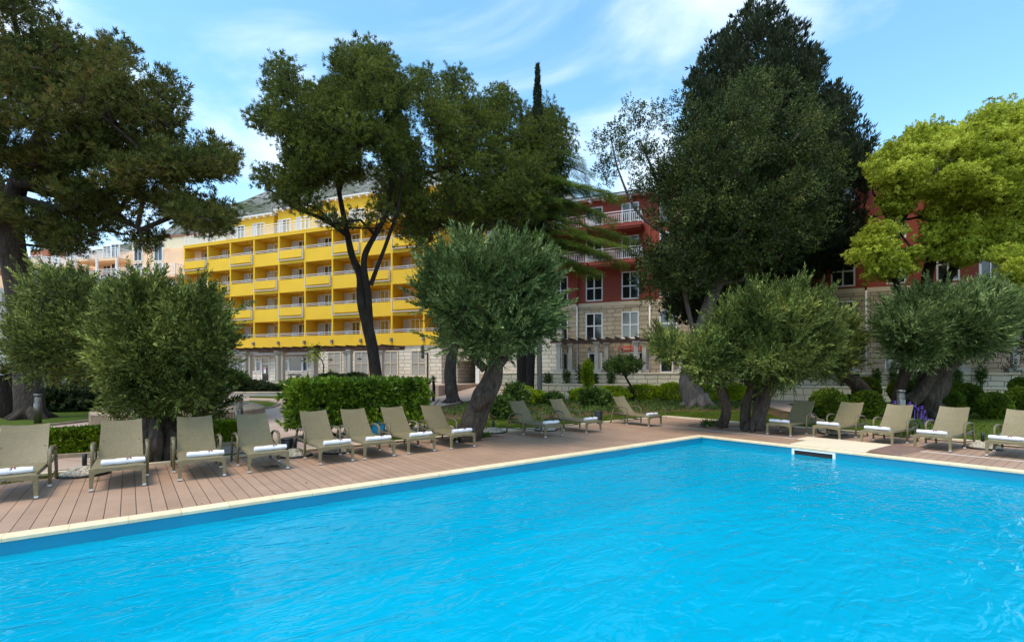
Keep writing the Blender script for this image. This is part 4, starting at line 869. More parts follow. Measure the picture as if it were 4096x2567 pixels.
def yx(u, yl):                                # facade coordinate of column u in the plane y = yl of the yellow frame
    k = (u-2048)/F; c, s = math.cos(YA), math.sin(YA); ox = YO.x-s*yl; oy = YO.y+c*yl; return (k*oy-ox)/(c-k*s)
fr = [(yx(u, -4.7), -4.7) for u in (983, 1113, 1255, 1400)]; bk = [(yx(u, -2.6), -2.6) for u in (1000, 1131, 1263, 1385, 1526)]
pergola(YF, 'dark timber pergola on white columns before the yellow hotel', fr+bk, yx(970, -4.7)-.4, yx(1545, -4.7)+.3, -4.7, -2.6, .86, 3.72, 15)
def rxx(u, yl):
    k = (u-2048)/F; c, s = math.cos(RA), math.sin(RA); ox = RO.x-s*yl; oy = RO.y+c*yl; return (k*oy-ox)/(c-k*s)
pergola(RF, 'dark timber pergola on white columns along the red hotel', [(rxx(u, -1.55), -1.55) for u in (2236, 2387, 2545, 2725, 2900, 3100, 3400, 3560, 3840, 4060)]+[(rxx(u, -.5), -.5) for u in (2283, 2427, 2577, 2760, 2960, 3330, 3760)], rxx(2215, -1.55)-.3, rxx(4075, -1.55)+.3, -1.55, -.5, 1.805, 4.28, 40)
def lamp(loc, label):
    e = empty('hanging_lamp', loc, 0, label, 'lamp', 'chrome bell lamps hanging under the pergolas')
    m = MB(); m.lathe([(.02, .32), (.03, .22), (.09, .20), (.11, .12), (.22, .0), (.21, -.005), (.10, .10), (0, .12)], n=20); m.build('shade', 'steel', e)
    m = MB(); m.lathe([(0, .1), (.09, .09), (.09, -.06), (.06, -.1), (0, -.1)], n=14); m.build('bulb', 'white_frame', e)
    m = MB(); m.tube([(0, 0, .3), (0, 0, .62)], .008, 6); m.build('stem', 'metal_dark', e)
def ylp(u, v, yl): x = yx(u, yl); w = YO+Matrix.Rotation(YA, 3, 'Z') @ Vector((x, yl, 0)); return P(u, v, w.y)
for u, v, lb in ((1213, 1441, 'left of the climbing vine'), (1321, 1436, 'just right of the climbing vine'), (1437, 1433, 'nearest the dark pine trunk'), (1108, 1440, 'beside the second white column')): lamp(ylp(u, v, -4.2)-Vector((0, 0, .1)), 'chrome bell lamp under the pergola, '+lb)
for u, v, lb in ((2358, 1392, 'left one before the red hotel'), (2483, 1390, 'in front of the orange sign'), (3443, 1352, 'between the right olive trees')): 
    x = rxx(u, -1.3); w = RL(x, -1.3); lamp(P(u, v+5, w.y)-Vector((0, 0, .1)), 'chrome bell lamp under the pergola, '+lb)
# table-tennis tables on the terrace
for u, lb in ((1170, 'left table tennis table under the pergola, beside the doors'), (1372, 'right table tennis table under the pergola, before the shutters')):
    x = yx(u, -2.0); e = empty('table_tennis_table', YO+Matrix.Rotation(YA, 3, 'Z') @ Vector((x, -1.7, .80)), YA, lb, 'table', 'table tennis tables')
    m = MB(); m.box(-1.37, 1.37, -.76, .76, .70, .76); m.build('table_top', 'table_top', e, .01)
    for a, b in ((-.95, -.5), (.95, -.5), (-.95, .5), (.95, .5)): m = MB(); m.tube([(a*.8, b, 0), (a*.9, b, .35), (a*1.1, b, .70)], [.09, .06, .10], 6); m.build('leg', 'metal_dark', e)
    m = MB(); m.box(-.01, .01, -.85, .85, .76, .91); m.build('net', 'pale_concrete', e)
# bicycle-rack like rails behind the hedge
e = empty('metal_rail', P(1560, 1500, 22)*1, 0, 'low curved grey metal rail rising behind the laurel hedge', 'rail'); e.location.z = 0
for x in (-.85, .55): m = MB(); m.tube([(x-.75, 0, 0), (x-.75, 0, 1.38), (x-.65, 0, 1.46), (x+.55, 0, 1.46), (x+.65, 0, 1.38), (x+.65, 0, 0)], .022, 8); m.build('hoop', 'steel', e)

# ------------------------------------------------------------------ peach hotel, grey hall, hills
PA = R(-14)
ph = empty('peach_hotel', P(0, 1500, 62).xy.to_3d(), PA, 'peach terraced hotel with white balcony railings, far left', 'hotel building')
def px_(u, yl=0):
    k = (u-2048)/F; c, s = math.cos(PA), math.sin(PA); O = ph.location; ox = O.x-s*yl; oy = O.y+c*yl; return (k*oy-ox)/(c-k*s)
def pz(u, v, yl=0):
    x = px_(u, yl); Y = ph.location.y+math.sin(PA)*x+math.cos(PA)*yl; return HC-(v-VH)*Y/F
xa_, xe = px_(-120), px_(740)
m = MB(); m.box(xa_, xe, 2.0, 14, 0, pz(200, 1010)); m.build('wall', 'peach_paint', ph)
m = MB(); m.box(px_(440), xe+1.0, 1.2, 14, 0, pz(700, 990)); m.build('wall', 'peach_paint', ph)
m = MB(); m.box(px_(440), xe+3.0, 2.6, 14, pz(700, 990), pz(600, 925)); t_ = m.build('upper_wall', 'cream_paint', ph)
m = MB(); m.box(px_(430), xe+3.2, 2.5, 14.2, pz(600, 925), pz(600, 919)); m.build('roof_edge', 'roof_tile', t_)
m = MB(); m.box(px_(60), px_(140), 1.6, 6, pz(100, 1010), pz(100, 985)); m.build('roof_hut', 'roof_tile', ph)
for k, (u0, u1, v, yl) in enumerate([(-100, 165, 1068, -1.2), (165, 280, 1062, -.9), (280, 352, 1035, -.9), (352, 470, 1033, -.3), (200, 520, 1120, -2.0), (520, 700, 1100, -1.2), (300, 690, 1170, -1.4)]):
    a, b = px_(u0, yl), px_(u1, yl); z = pz((u0+u1)/2, v, yl); m = MB(); m.box(a, b, yl, 2.0, z-.3, z); s_ = m.build('balcony_slab', 'peach_paint', ph); baluster(s_, a, b, yl+.02, z, .2, yb=1.9, hgt=1.15)
for u in (205, 265, 325, 410, 470, 560, 640):
    for v in (1010, 1085, 1160):
        x = px_(u, 1.9); z = pz(u, v+22, 1.9); win_unit(ph, x, x+1.3, z-.6, z+1.5, 1.15 if u > 440 else 1.95, 2, None, 'balcony_door', 'window_glass', .1)
for u in (205, 270, 358, 438): x = px_(u, -1.8); m = MB(); m.box(x-.08, x+.08, -1.1, -.9, pz(u, 1130), pz(u, 1045)); m.build('post', 'white_paint', ph)
GA_ = math.atan2(7.5, 8.0)
gh = empty('grey_hall', P(95, 1500, 30).xy.to_3d(), GA_, 'plain pale grey hall wall behind the big left pine', 'building')
m = MB(); m.box(0, 9.5, 0, 8, .45, 8.0); m.build('wall', 'grey_wall', gh); m = MB(); m.box(-.02, 9.52, -.03, 8, -.1, .45); m.build('plinth', 'plinth_grey', gh); m = MB(); m.box(-.1, 9.6, -.1, 8.1, 8.0, 8.15); m.build('parapet_cap', 'white_frame', gh)
g2 = empty('grey_hall', P(-260, 1500, 25).xy.to_3d(), R(8), 'near pale hall corner with white pipe at the left edge', 'building')
m = MB(); m.box(0, 4.1, 0, 8, -.1, 6.2); m.build('wall', 'grey_wall', g2); m = MB(); m.tube([(3.6, -.12, 0), (3.6, -.12, 5.6)], .07, 8); m.build('drainpipe', 'white_frame', g2); m = MB(); m.box(3.2, 3.5, -.25, -.001, 5.3, 5.9); m.build('wall_lamp', 'plinth_grey', g2)
def hills():
    nx, ny = 150, 40; vs = []; fs = []
    prof = [(-1500, 1100), (0, 1050), (560, 960), (760, 842), (900, 800), (1050, 768), (1200, 748), (1400, 690), (1700, 660), (2000, 700), (2250, 760), (2400, 800), (2600, 830), (3000, 900), (3400, 1150), (4000, 1200), (5600, 1250)]
    rg = random.Random(2); from mathutils import noise as N_
    for i in range(nx+1):
        u = -1500+7100*i/nx; k = 0
        while k < len(prof)-2 and u > prof[k+1][0]: k += 1
        (a, va), (b, vb) = prof[k], prof[k+1]; v = va+(vb-va)*(u-a)/(b-a)
        for j in range(ny+1):
            t = j/ny; Y = 330+330*t; H_ = (VH-v)*660/F*(t**.85); x = (u-2048)*Y/F
            z = H_+(N_.fractal(Vector((x*.012, Y*.012, 3)), .8, 2, 6)*14*t)*(1 if j else 0)-2
            vs.append((x, Y, z))
    for i in range(nx):
        for j in range(ny): a = i*(ny+1)+j; fs.append((a, a+ny+1, a+ny+2, a+1))
    m = MB(); m.add(vs, fs, True); struct('hills', m, 'hill_rock')
hills()

# ------------------------------------------------------------------ fountain basin, bollard lights, street lamp
FC = Vector((-12.55, 18.7, 0))
e = empty('fountain', FC, R(10), 'octagonal fluted concrete fountain basin with a shallow bowl', 'fountain')
m = MB(); n = 8; RO_ = 2.75
def ring(r, z, n=8, ph=0): return [(r*math.cos(2*math.pi*k/n+ph), r*math.sin(2*math.pi*k/n+ph), z) for k in range(n)]
pr = [(RO_, -.03), (RO_, .36), (RO_+.04, .37), (RO_+.02, .42), (RO_-.28, .56), (RO_-.5, .56), (RO_-.55, .35), (0, .34)]
m.lathe(pr, n=16, smooth=False); bs_ = m.build('basin', 'concrete', e)
m = MB()
for k in range(150):
    a = 2*math.pi*k/150; sg_ = math.cos(math.pi/16)/math.cos((a % (math.pi/8))-math.pi/16); r = RO_*sg_; m.add([Vector((r-.02, -.035, 0)).to_3d(), (r+.045, -.018, 0), (r+.045, .018, 0), (r-.02, .035, 0), (r-.02, -.035, .35), (r+.045, -.018, .35), (r+.045, .018, .35), (r-.02, .035, .35)], [(0, 1, 5, 4), (1, 2, 6, 5), (2, 3, 7, 6), (4, 5, 6, 7)])
    k0 = len(m.v)-8; R_ = Matrix.Rotation(a, 3, 'Z')
    for q in range(k0, len(m.v)): m.v[q] = tuple(R_ @ Vector(m.v[q]))
m.build('fluting', 'concrete', bs_)
m = MB(); m.lathe([(0, .345), (RO_-.56, .345), (RO_-.56, .37), (0, .37)], n=16); m.build('basin_floor', 'soil', e)
m = MB(); m.lathe([(.28, .37), (.22, .5), (.3, .56), (.85, .72), (.88, .78), (.82, .78), (.3, .64), (0, .62)], n=28); m.build('bowl', 'pale_concrete', e)
def bollard(u, v, h, Y, label, dia=.11):
    p = Vector(((u-2048)*Y/F, Y, -.02)); e = empty('bollard_light', p, 0, label, 'bollard light', 'steel bollard lights')
    m = MB(); m.lathe([(0, 0), (dia, 0), (dia, h-.34), (dia*.95, h-.33)], n=20); m.build('post', 'steel', e); m = MB(); m.lathe([(0, h-.34), (dia*.78, h-.335), (dia*.78, h-.1), (0, h-.1)], n=20); lz = m.build('lens', 'pale_concrete', e)
    m = MB()
    for k in range(5): z = h-.31+k*.046; m.lathe([(dia*.7, z), (dia, z-.006), (dia, z+.006), (dia*.7, z+.012)], n=20)
    m.build('louvres', 'steel', lz); m = MB(); m.lathe([(0, h-.1), (dia, h-.1), (dia, h-.005), (dia-.01, h), (0, h)], n=20); m.build('cap', 'steel', e)
bollard(151, 1690, 1.06, 17.6, 'steel bollard light on the left lawn before the big pine trunk'); bollard(957, 1740, 1.08, 14.3, 'steel bollard light right of the fountain basin'); bollard(3603, 1690, 1.22, 17, 'steel bollard light before the right olive trunk', .13)
e = empty('street_lamp', Vector(((1711-2048)*32/F, 32, 0)), 0, 'slim green street lamp with a cylinder head, left of centre olive', 'street lamp')
m = MB(); m.tube([(0, 0, 0), (0, 0, 3.1)], [.06, .05], 10); m.tube([(-.05, 0, 3.05), (-.32, 0, 3.05), (-.34, 0, 2.95)], .03, 8); m.build('pole', 'metal_dark', e); m = MB()
m.lathe([(0, 2.72), (.10, 2.75), (.10, 3.2), (0, 3.2)], (-.34, 0, 0), 14); 
for k in range(5): m.lathe([(.09, 3.22+k*.07), (.15, 3.21+k*.07), (.15, 3.23+k*.07), (.09, 3.25+k*.07)], (-.34, 0, 0), 16)
m.lathe([(0, 3.2), (.08, 3.2), (.08, 3.62), (0, 3.62)], (-.34, 0, 0), 14); m.build('head', 'steel', e)

# ------------------------------------------------------------------ trees
T_PINE = tm_burst(11, .18, .027, 1.2, .06)
T_OLIVE = tm_shoot(12, .34, .105, .031, .7)
T_OLIVE_NEAR = tm_shoot(12, .30, .095, .027, .7)
T_CAROB = tm_shoot(7, .28, .10, .07, 1.1)
T_CYP = tm_burst(6, .30, .060, .55, .10)
T_CEDAR = tm_shoot(16, .5, .10, .022, 1.2)
T_FRESH = tm_burst(8, .13, .055, 1.5, .05)
T_LAUREL = tm_burst(8, .19, .064, 1.15, .05)
T_BOX = tm_burst(7, .045, .026, 1.3, .03)
T_SHRUB = tm_burst(7, .09, .034, 1.2, .06)
def curve(pts, n=10):
    pts = [Vector(p) for p in pts]; res = []; m_ = len(pts)
    for i in range(m_-1):
        p0 = pts[max(i-1, 0)]; p1 = pts[i]; p2 = pts[i+1]; p3 = pts[min(i+2, m_-1)]
        for k in range(n): t = k/n; res.append(.5*((2*p1)+(p2-p0)*t+(2*p0-5*p1+4*p2-p3)*t*t+(3*p1-p0-3*p2+p3)*t**3))
    return res+[pts[-1]]
def limb(mb, pts, rads, n=10, rough=.05, seed=0, k=7):
    c = curve(pts, k); rr = []
    for i in range(len(pts)-1):
        for j in range(k): rr.append(rads[i]+(rads[i+1]-rads[i])*j/k)
    rr.append(rads[-1]); mb.tube(c, rr, n, rough=rough, seed=seed); return c, rr
def roots(mb, base, r, n=6, h=.35, spread=1.9, seed=0):
    rg = random.Random(seed)
    for i in range(n):
        a = 6.283*i/n+rg.uniform(-.3, .3); d = Vector((math.cos(a), math.sin(a), 0)); b = Vector(base)
        mb.tube([b+d*r*.45+Vector((0, 0, h*1.5)), b+d*r*.85+Vector((0, 0, h*.55)), b+d*r*spread+Vector((0, 0, -.06))], [r*.42, r*.36, r*.16], 7, rough=.08, seed=i)
def spikes(cs, r, sp, seed):
    rg = np.random.default_rng(seed+900); n_, L0, up_, q_ = sp; Cx = []; Dx = []
    for c in cs:
        for k in range(n_):
            dr = rg.normal(size=3)+np.array([0, 0, up_]); dr /= np.linalg.norm(dr); b = np.array(c)+dr*r*.8; ln = rg.uniform(.2, 1)*L0
            for q in range(q_): Cx.append(b+dr*ln*q/q_+rg.normal(size=3)*.03); Dx.append(dr+rg.normal(size=3)*.25)
    return np.array(Cx), np.array(Dx)
def tree(name, label, cat, trunk_mat, leaf_mat, limbs, cs, r, per, tmpl, group=None, flat=.75, up=.5, seed=1, shell=.45, r0=.10, tip=.011, rt=None, extra=None, scale=None, spike=None, rough=None):
    """limbs: (points, radii) of the trunk and main limbs. cs: leaf mass centres"""
    base = Vector(limbs[0][0][0]); e = empty(name, (base.x, base.y, 0), 0, label, cat, group); off_ = Vector((base.x, base.y, 0))
    mb = MB(); L_ = []
    for i, (p, q) in enumerate(limbs): L_.append(limb(mb, p, q, (26 if i == 0 else 16) if rough else (12 if i == 0 else 9), rough or .05, seed+i))
    if rt: roots(mb, base, limbs[0][1][0], seed=seed, **rt)
    skeleton(mb, L_, cs, r0, seed, tip)
    mb.v = [(x-off_.x, y-off_.y, z) for x, y, z in mb.v]; mb.build('trunk', trunk_mat, e)
    c, d = crown_pts(cs, r, per, flat, up, seed, shell)
    if spike:
        c3, d3 = spikes(cs, r, spike, seed); c = np.concatenate([c, c3]); d = np.concatenate([d, d3])
    if extra: c2, d2 = extra; c = np.concatenate([c, c2]); d = np.concatenate([d, d2])
    leaves_obj('crown', leaf_mat, c-np.array(off_), d, tmpl, None, e, seed)
    return e
# --- big pine at the left, leaning limbs to the right
Y = 19.4
c1 = masses(D((-120, -130), (60, -120), (95, 5), (125, 30), (170, 62), (172, 110), (215, 110), (262, 100), (345, 108), (385, 140), (420, 210), (440, 235), (500, 262), (508, 310), (440, 345), (380, 330), (300, 330), (200, 380), (90, 420), (0, 430), (-120, 420)), Y, 4.2, 300, .62, 11, .5, .92, gap=.16)
c2 = masses(D((180, 330), (300, 300), (420, 330), (500, 335), (565, 372), (560, 418), (470, 432), (380, 440), (440, 470), (490, 480), (555, 492), (535, 545), (470, 556), (430, 540), (380, 500), (300, 470), (200, 480), (100, 470), (100, 400)), Y, 3.6, 150, .55, 12, .5, .95, gap=.16)
c3 = masses(D((60, 470), (180, 440), (260, 470), (330, 500), (400, 560), (408, 610), (350, 612), (280, 560), (230, 540), (180, 600), (110, 595), (60, 540)), Y, 2.8, 45, .45, 13, .5, 1.0, gap=.16)
c4 = masses(D((-120, 440), (40, 440), (60, 520), (-20, 530), (-120, 520)), Y-2, 2.0, 14, .7, 14, gap=.22)
tb = [P(122, 1668, Y), P(107, 1400, Y), P(66, 1117, Y), P(44, 920, Y-.2), P(70, 740, Y-.3), P(150, 560, Y), P(230, 380, Y)]
tb[0].z = -.05
tree('pine_tree', 'huge dark pine at the left with limbs reaching towards the yellow hotel', 'pine tree', 'pine_bark', 'pine_needles_brown',
     [(tb, [.48, .43, .43, .42, .30, .2, .1]), ([tb[4], P(230, 700, Y-1), P(330, 610, Y-1), P(480, 560, Y-1.2), P(640, 600, Y-1.5)], [.26, .2, .16, .12, .06]),
      ([tb[3], P(0, 760, Y+.8), P(-60, 560, Y+1.2), P(0, 300, Y+1)], [.3, .24, .18, .1]), ([P(95, 800, Y-.2), P(220, 830, Y-1.3), P(420, 840, Y-1.5), P(560, 920, Y-1.6)], [.17, .14, .10, .05])],
     c1+c2+c3+c4, .62, 66, T_PINE, 'tall pines', .75, .8, 21, .36, .14, .017, dict(n=7), spike=(4, .45, .9, 4))
# --- middle pines
Y = 25
pts2 = masses(D((592, 285), (622, 262), (640, 245), (622, 205), (640, 165), (690, 145), (702, 92), (732, 88), (748, 132), (765, 200), (800, 200), (790, 150), (805, 120), (830, 95), (905, 128), (950, 150), (962, 220), (950, 300), (940, 400), (900, 440), (800, 430), (700, 460), (640, 445), (600, 428), (606, 410), (680, 400), (662, 362), (650, 335), (612, 312)), Y, 4.6, 330, .66, 31, .5, .92, gap=.15)
pts2b = masses(D((640, 440), (700, 430), (740, 470), (820, 520), (900, 480), (930, 540), (860, 560), (780, 540), (700, 500), (650, 470)), Y, 3.5, 16, .55, 32, gap=.22)
tb = [P(1520, 1640, Y), P(1490, 1400, Y), P(1452, 1230, Y), P(1440, 1100, Y), P(1408, 1024, Y), P(1385, 913, Y), P(1345, 700, Y), P(1310, 420, Y)]; tb[0].z = -.05
tree('pine_tree', 'tall pine with forked dark trunk in front of the yellow hotel', 'pine tree', 'dark_bark', 'pine_needles',
     [(tb, [.34, .29, .26, .2, .17, .14, .11, .06]), ([P(1480, 1330, Y), P(1472, 1180, Y-.2), P(1456, 1040, Y-.3), P(1500, 940, Y-.2), P(1550, 840, Y-.1), P(1565, 680, Y), P(1540, 480, Y)], [.2, .18, .15, .13, .11, .09, .05]),
      ([P(1484, 1140, Y-.2), P(1514, 1055, Y-.5), P(1550, 960, Y-.7), P(1590, 840, Y-.8), P(1610, 700, Y-1)], [.12, .10, .09, .08, .05]), ([P(1400, 950, Y), P(1300, 880, Y-.6), P(1180, 830, Y-1), P(1080, 760, Y-1.2)], [.13, .1, .07, .04])],
     pts2+pts2b, .68, 68, T_PINE, 'tall pines', .72, .8, 33, .34, .13, .018, dict(n=6), spike=(4, .5, 1.3, 4))
Y = 29.5
pts3 = masses(D((940, 190), (1000, 155), (1050, 160), (1100, 190), (1135, 240), (1180, 330), (1280, 380), (1290, 480), (1240, 560), (1150, 560), (1060, 550), (990, 600), (940, 560), (880, 480), (900, 380), (890, 300), (920, 240)), Y, 5, 330, .74, 41, .5, .92, gap=.2)
tb = [P(1812, 1608, Y), P(1800, 1480, Y), P(1830, 1300, Y), P(1850, 1100, Y), P(1850, 950, Y), P(1800, 780, Y), P(1760, 600, Y), P(1740, 420, Y)]; tb[0].z = -.05
e = tree('pine_tree', 'broad pine rising behind the centre olive, trunk with a sawn knot', 'pine tree', 'pine_bark', 'pine_needles',
     [(tb, [.40, .34, .30, .27, .22, .17, .12, .07]), ([P(1845, 1120, Y), P(1900, 980, Y-.5), P(1960, 850, Y-.8), P(2020, 700, Y-.6), P(2050, 560, Y)], [.2, .17, .14, .1, .05])],
     pts3, .77, 78, T_PINE, 'tall pines', .72, .8, 43, .34, .13, .018, dict(n=6), spike=(4, .5, 1.3, 4))
m = MB(); m.tube([(0, 0, 0), (0, -.12, 0)], [.26, .24], 16); o = m.build('knot_scar', 'olive_bark', e); q = P(1795, 1562, Y-.26); o.location = (q.x-P(1812, 1608, 29.5).x, q.y-29.5, q.z); o.scale = (1, 1, 1.3)
Y = 33
pts4 = masses(D((1130, 270), (1160, 200), (1190, 190), (1215, 235), (1250, 262), (1310, 238), (1332, 290), (1365, 340), (1342, 380), (1330, 440), (1310, 520), (1300, 590), (1240, 600), (1170, 560), (1160, 400), (1130, 330)), Y, 4.5, 200, .76, 51, .5, .92, gap=.22)
tb = [P(2096, 1560, Y), P(2090, 1400, Y), P(2070, 1200, Y), P(2070, 1000, Y), P(2080, 800, Y), P(2100, 600, Y), P(2080, 420, Y)]; tb[0].z = -.05
tree('pine_tree', 'dark pine standing behind the slender pointed cypress', 'pine tree', 'dark_bark', 'pine_needles', [(tb, [.45, .4, .34, .28, .22, .15, .08])], pts4, .78, 78, T_PINE, 'tall pines', .72, .8, 53, .34, .12, spike=(4, .5, 1.3, 4))
# --- slender cypress
Y = 29.8; rg_ = np.random.default_rng(5)
def spire(uc, vt, vb, Y, wmax, n, seed, tmpl):
    rg = np.random.default_rng(seed); zt = P(uc, vt, Y).z; zb = P(uc, vb, Y).z; x = P(uc, vt, Y).x; t = rg.uniform(0, 1, n)**.8; z = zt-(zt-zb)*t; w = wmax*np.minimum(1, .05+1.9*t**.75)*(1+.18*np.sin(t*60))
    a = rg.uniform(0, 6.283, n); rr = w*rg.uniform(.45, 1, n)**.5; c = np.stack([x+rr*np.cos(a), Y+rr*np.sin(a), z], 1); d = np.stack([np.cos(a)*.3, np.sin(a)*.3, np.ones(n)], 1); return c, d
e = empty('cypress_tree', (P(2155, 1600, Y).x, Y, 0), 0, 'slender pointed cypress spire rising above the pines', 'cypress tree'); bx = Vector((e.location.x, Y, 0))
m = MB(); limb(m, [(0.07, 0, -.05), (.03, 0, 3), (0, 0, 8), (0, 0, 19)], [.17, .15, .13, .03], 9); m.build('trunk', 'pale_bark', e)
c, d = spire(2150, 262, 1130, Y, .36, 6500, 6, T_CYP); leaves_obj('crown', 'cypress_scales', c-np.array(bx), d, T_CYP*.6, None, e, 7)
# --- cedar with flat drooping sprays
Y = 31; rg_ = random.Random(9); trunkx = P(2118, 1500, Y).x
e = empty('cedar_tree', (trunkx, Y, 0), 0, 'light green cedar with flat drooping layered branches before the red hotel', 'cedar tree'); mb = MB()
limb(mb, [(0, 0, -.05), (.1, 0, 5), (0, 0, 11), (.1, 0, 16)], [.3, .26, .18, .05], 9); CC = []; DD = []
tiers = [(2320, 640, 1.0), (2350, 700, 1), (2330, 760, 1), (2420, 770, 1), (2470, 790, 1), (2390, 850, 1), (2440, 880, 1), (2330, 930, 1), (2520, 960, 1), (2490, 985, 1), (2410, 1010, 1), (2480, 1050, 1), (2380, 1085, 1), (2300, 1060, 1), (2260, 880, 1), (2260, 720, 1), (2250, 1000, 1)]
for k in range(46):
    if k < len(tiers): u, v, _ = tiers[k]; q = P(u, v, Y+rg_.uniform(-1.8, .6)); ex = q-Vector((trunkx, Y, 0))
    else:
        a = rg_.uniform(0, 6.28); z = rg_.uniform(8.2, 15.5); ln = (17.5-z)*.42+.6; ex = Vector((math.cos(a)*ln, math.sin(a)*ln, z-.3))
        if ex.x < 0: ex.x *= .6
    st = Vector((0, 0, ex.z+.25*ex.xy.length)); cv = curve([st, st.lerp(ex, .5)+Vector((0, 0, .25)), ex], 8); mb.tube(cv, [.07*(1-i/len(cv))+.012 for i in range(len(cv))], 5)
    ln = (ex-st).length; t = (ex-st).normalized(); s = Vector((-t.y, t.x, 0)).normalized()
    for i in range(int(115*ln)):
        f = rg_.uniform(.25, 1.06); w = (.35+.5*(1.15-f))*rg_.uniform(-1, 1)*min(ln, 3.5)*.42; p = st.lerp(ex, f)+s*w+Vector((0, 0, -.10*abs(w)+.22*math.sin(f*3.1)+rg_.uniform(-.10, .06)))
        CC.append(p); DD.append(t+s*math.copysign(.8, w)+Vector((rg_.uniform(-.5, .5), rg_.uniform(-.5, .5), rg_.uniform(-1.2, -.1))))
mb.build('trunk', 'dark_bark', e); leaves_obj('crown', 'cedar_needles', np.array(CC), np.array(DD), T_CEDAR*.85, None, e, 10)
# --- carob and the dark broad cypress behind it
Y = 26
cc = masses(D((1550, 430), (1580, 325), (1640, 270), (1680, 215), (1740, 185), (1800, 180), (1860, 205), (1915, 250), (1960, 310), (1985, 380), (1980, 450), (1960, 510), (1920, 580), (1860, 600), (1820, 650), (1760, 680), (1700, 640), (1660, 700), (1600, 710), (1548, 650), (1545, 560), (1535, 500)), Y, 4.2, 330, .66, 61, .35, .8, .35)
cs_ = masses(D((1392, 370), (1425, 280), (1480, 215), (1520, 245), (1600, 195), (1620, 265), (1590, 345), (1560, 430), (1540, 480), (1490, 465), (1440, 450), (1402, 420)), Y, 2.2, 34, .5, 62)
cl = masses(D((1500, 590), (1560, 560), (1600, 660), (1560, 740), (1530, 720)), Y-.5, 1.2, 10, .45, 63)
tb = [P(2790, 1640, Y), P(2760, 1530, Y), P(2785, 1380, Y), P(2850, 1180, Y-.3), P(2935, 1040, Y-.6), P(2975, 900, Y-.4), P(2960, 700, Y), P(2950, 480, Y)]; tb[0].z = -.05
tree('carob_tree', 'large dense carob tree with a pale leaning trunk before the red hotel', 'carob tree', 'grey_bark', 'carob_leaves',
     [(tb, [.66, .56, .36, .30, .26, .2, .14, .06]), ([P(2785, 1380, Y), P(2740, 1180, Y), P(2700, 960, Y), P(2640, 760, Y), P(2560, 560, Y)], [.13, .11, .10, .08, .05]), ([P(2700, 960, Y), P(2560, 860, Y), P(2480, 700, Y), P(2440, 540, Y)], [.10, .08, .05, .03])],
     cc+cl, .74, 80, T_CAROB, None, .85, .6, 65, .32, .10, .010, dict(n=8, h=.45, spread=1.6), spike=(4, .75, 1.0, 4), extra=crown_pts(cs_, .55, 40, .95, .5, 66, .8))
Y = 32
cy = masses(D((1765, 30), (1800, 35), (1850, 60), (1890, 95), (1930, 160), (1965, 220), (2000, 270), (2030, 340), (2048, 420), (2045, 520), (2015, 610), (1950, 670), (1850, 685), (1760, 700), (1700, 700), (1640, 560), (1620, 400), (1610, 300), (1632, 190), (1655, 150), (1700, 105), (1735, 60)), Y, 5.4, 300, .9, 71, .4, .75, .35)
cy2 = masses(D((1530, 700), (1600, 690), (1700, 700), (1700, 740), (1590, 765), (1540, 740)), Y-1, 1.5, 14, .5, 72, gap=.22)
def cyext():
    rg = np.random.default_rng(3); tp_ = [(1763, 4), (1850, 45), (1915, 110), (1965, 190), (2005, 255), (2040, 330), (2050, 395), (1700, 75), (1650, 130), (1630, 165), (1625, 215)]; c = []; d = []
    for u, v in tp_:
        b = np.array(P(u*DU, v*DU+55, Y))
        for k in range(70): t = rg.uniform(0, 1); c.append(b+np.array([rg.normal()*.22*(1-t)+.15*t*(1 if u > 1763 else -.2), rg.normal()*.25, t*.9-.2])); d.append([.25, 0, 1])
    return np.array(c), np.array(d)
tb = [P(3010, 1600, Y), P(3010, 1100, Y), P(3000, 700, Y), P(2990, 250, Y), P(2990, 60, Y)]; tb[0].z = -.05
tree('cypress_tree', 'massive dark broad cypress towering behind the carob tree', 'cypress tree', 'dark_bark', 'cypress_scales', [(tb, [.55, .42, .3, .12, .04])], cy+cy2, .95, 150, T_CYP, None, 1.15, 1.6, 73, .36, .08, spike=(5, .8, 1.8, 5), extra=cyext())
# --- fresh green trees at the right
Y = 26
f1 = masses(D((2045, 375), (2090, 345), (2150, 305), (2200, 292), (2262, 290), (2335, 248), (2413, 240), (2480, 260), (2500, 420), (2413, 500), (2340, 520), (2280, 490), (2200, 470), (2130, 470), (2080, 440), (2050, 420)), Y, 4.4, 300, .62, 81, .5, .9, .32)
f2 = masses(D((2040, 545), (2085, 520), (2120, 530), (2165, 560), (2170, 600), (2150, 650), (2100, 690), (2050, 650), (2008, 605)), Y-1.5, 1.6, 34, .5, 82)
f3 = masses(D((2200, 460), (2290, 455), (2320, 520), (2300, 570), (2270, 620), (2200, 610), (2180, 560)), Y, 2.6, 60, .55, 83)
f6 = masses(D((2210, 430), (2330, 440), (2440, 460), (2440, 560), (2380, 600), (2320, 640), (2260, 650), (2230, 560)), Y+1, 2.6, 60, .5, 92, .5, .9, .1)
f4 = masses(D((2075, 455), (2110, 440), (2140, 470), (2125, 530), (2090, 520)), Y-1, 1.2, 9, .42, 84)
tb = [P(3700, 1600, Y), P(3700, 1300, Y), P(3710, 1110, Y), P(3745, 960, Y), P(3740, 800, Y), P(3740, 640, Y)]; tb[0].z = -.05
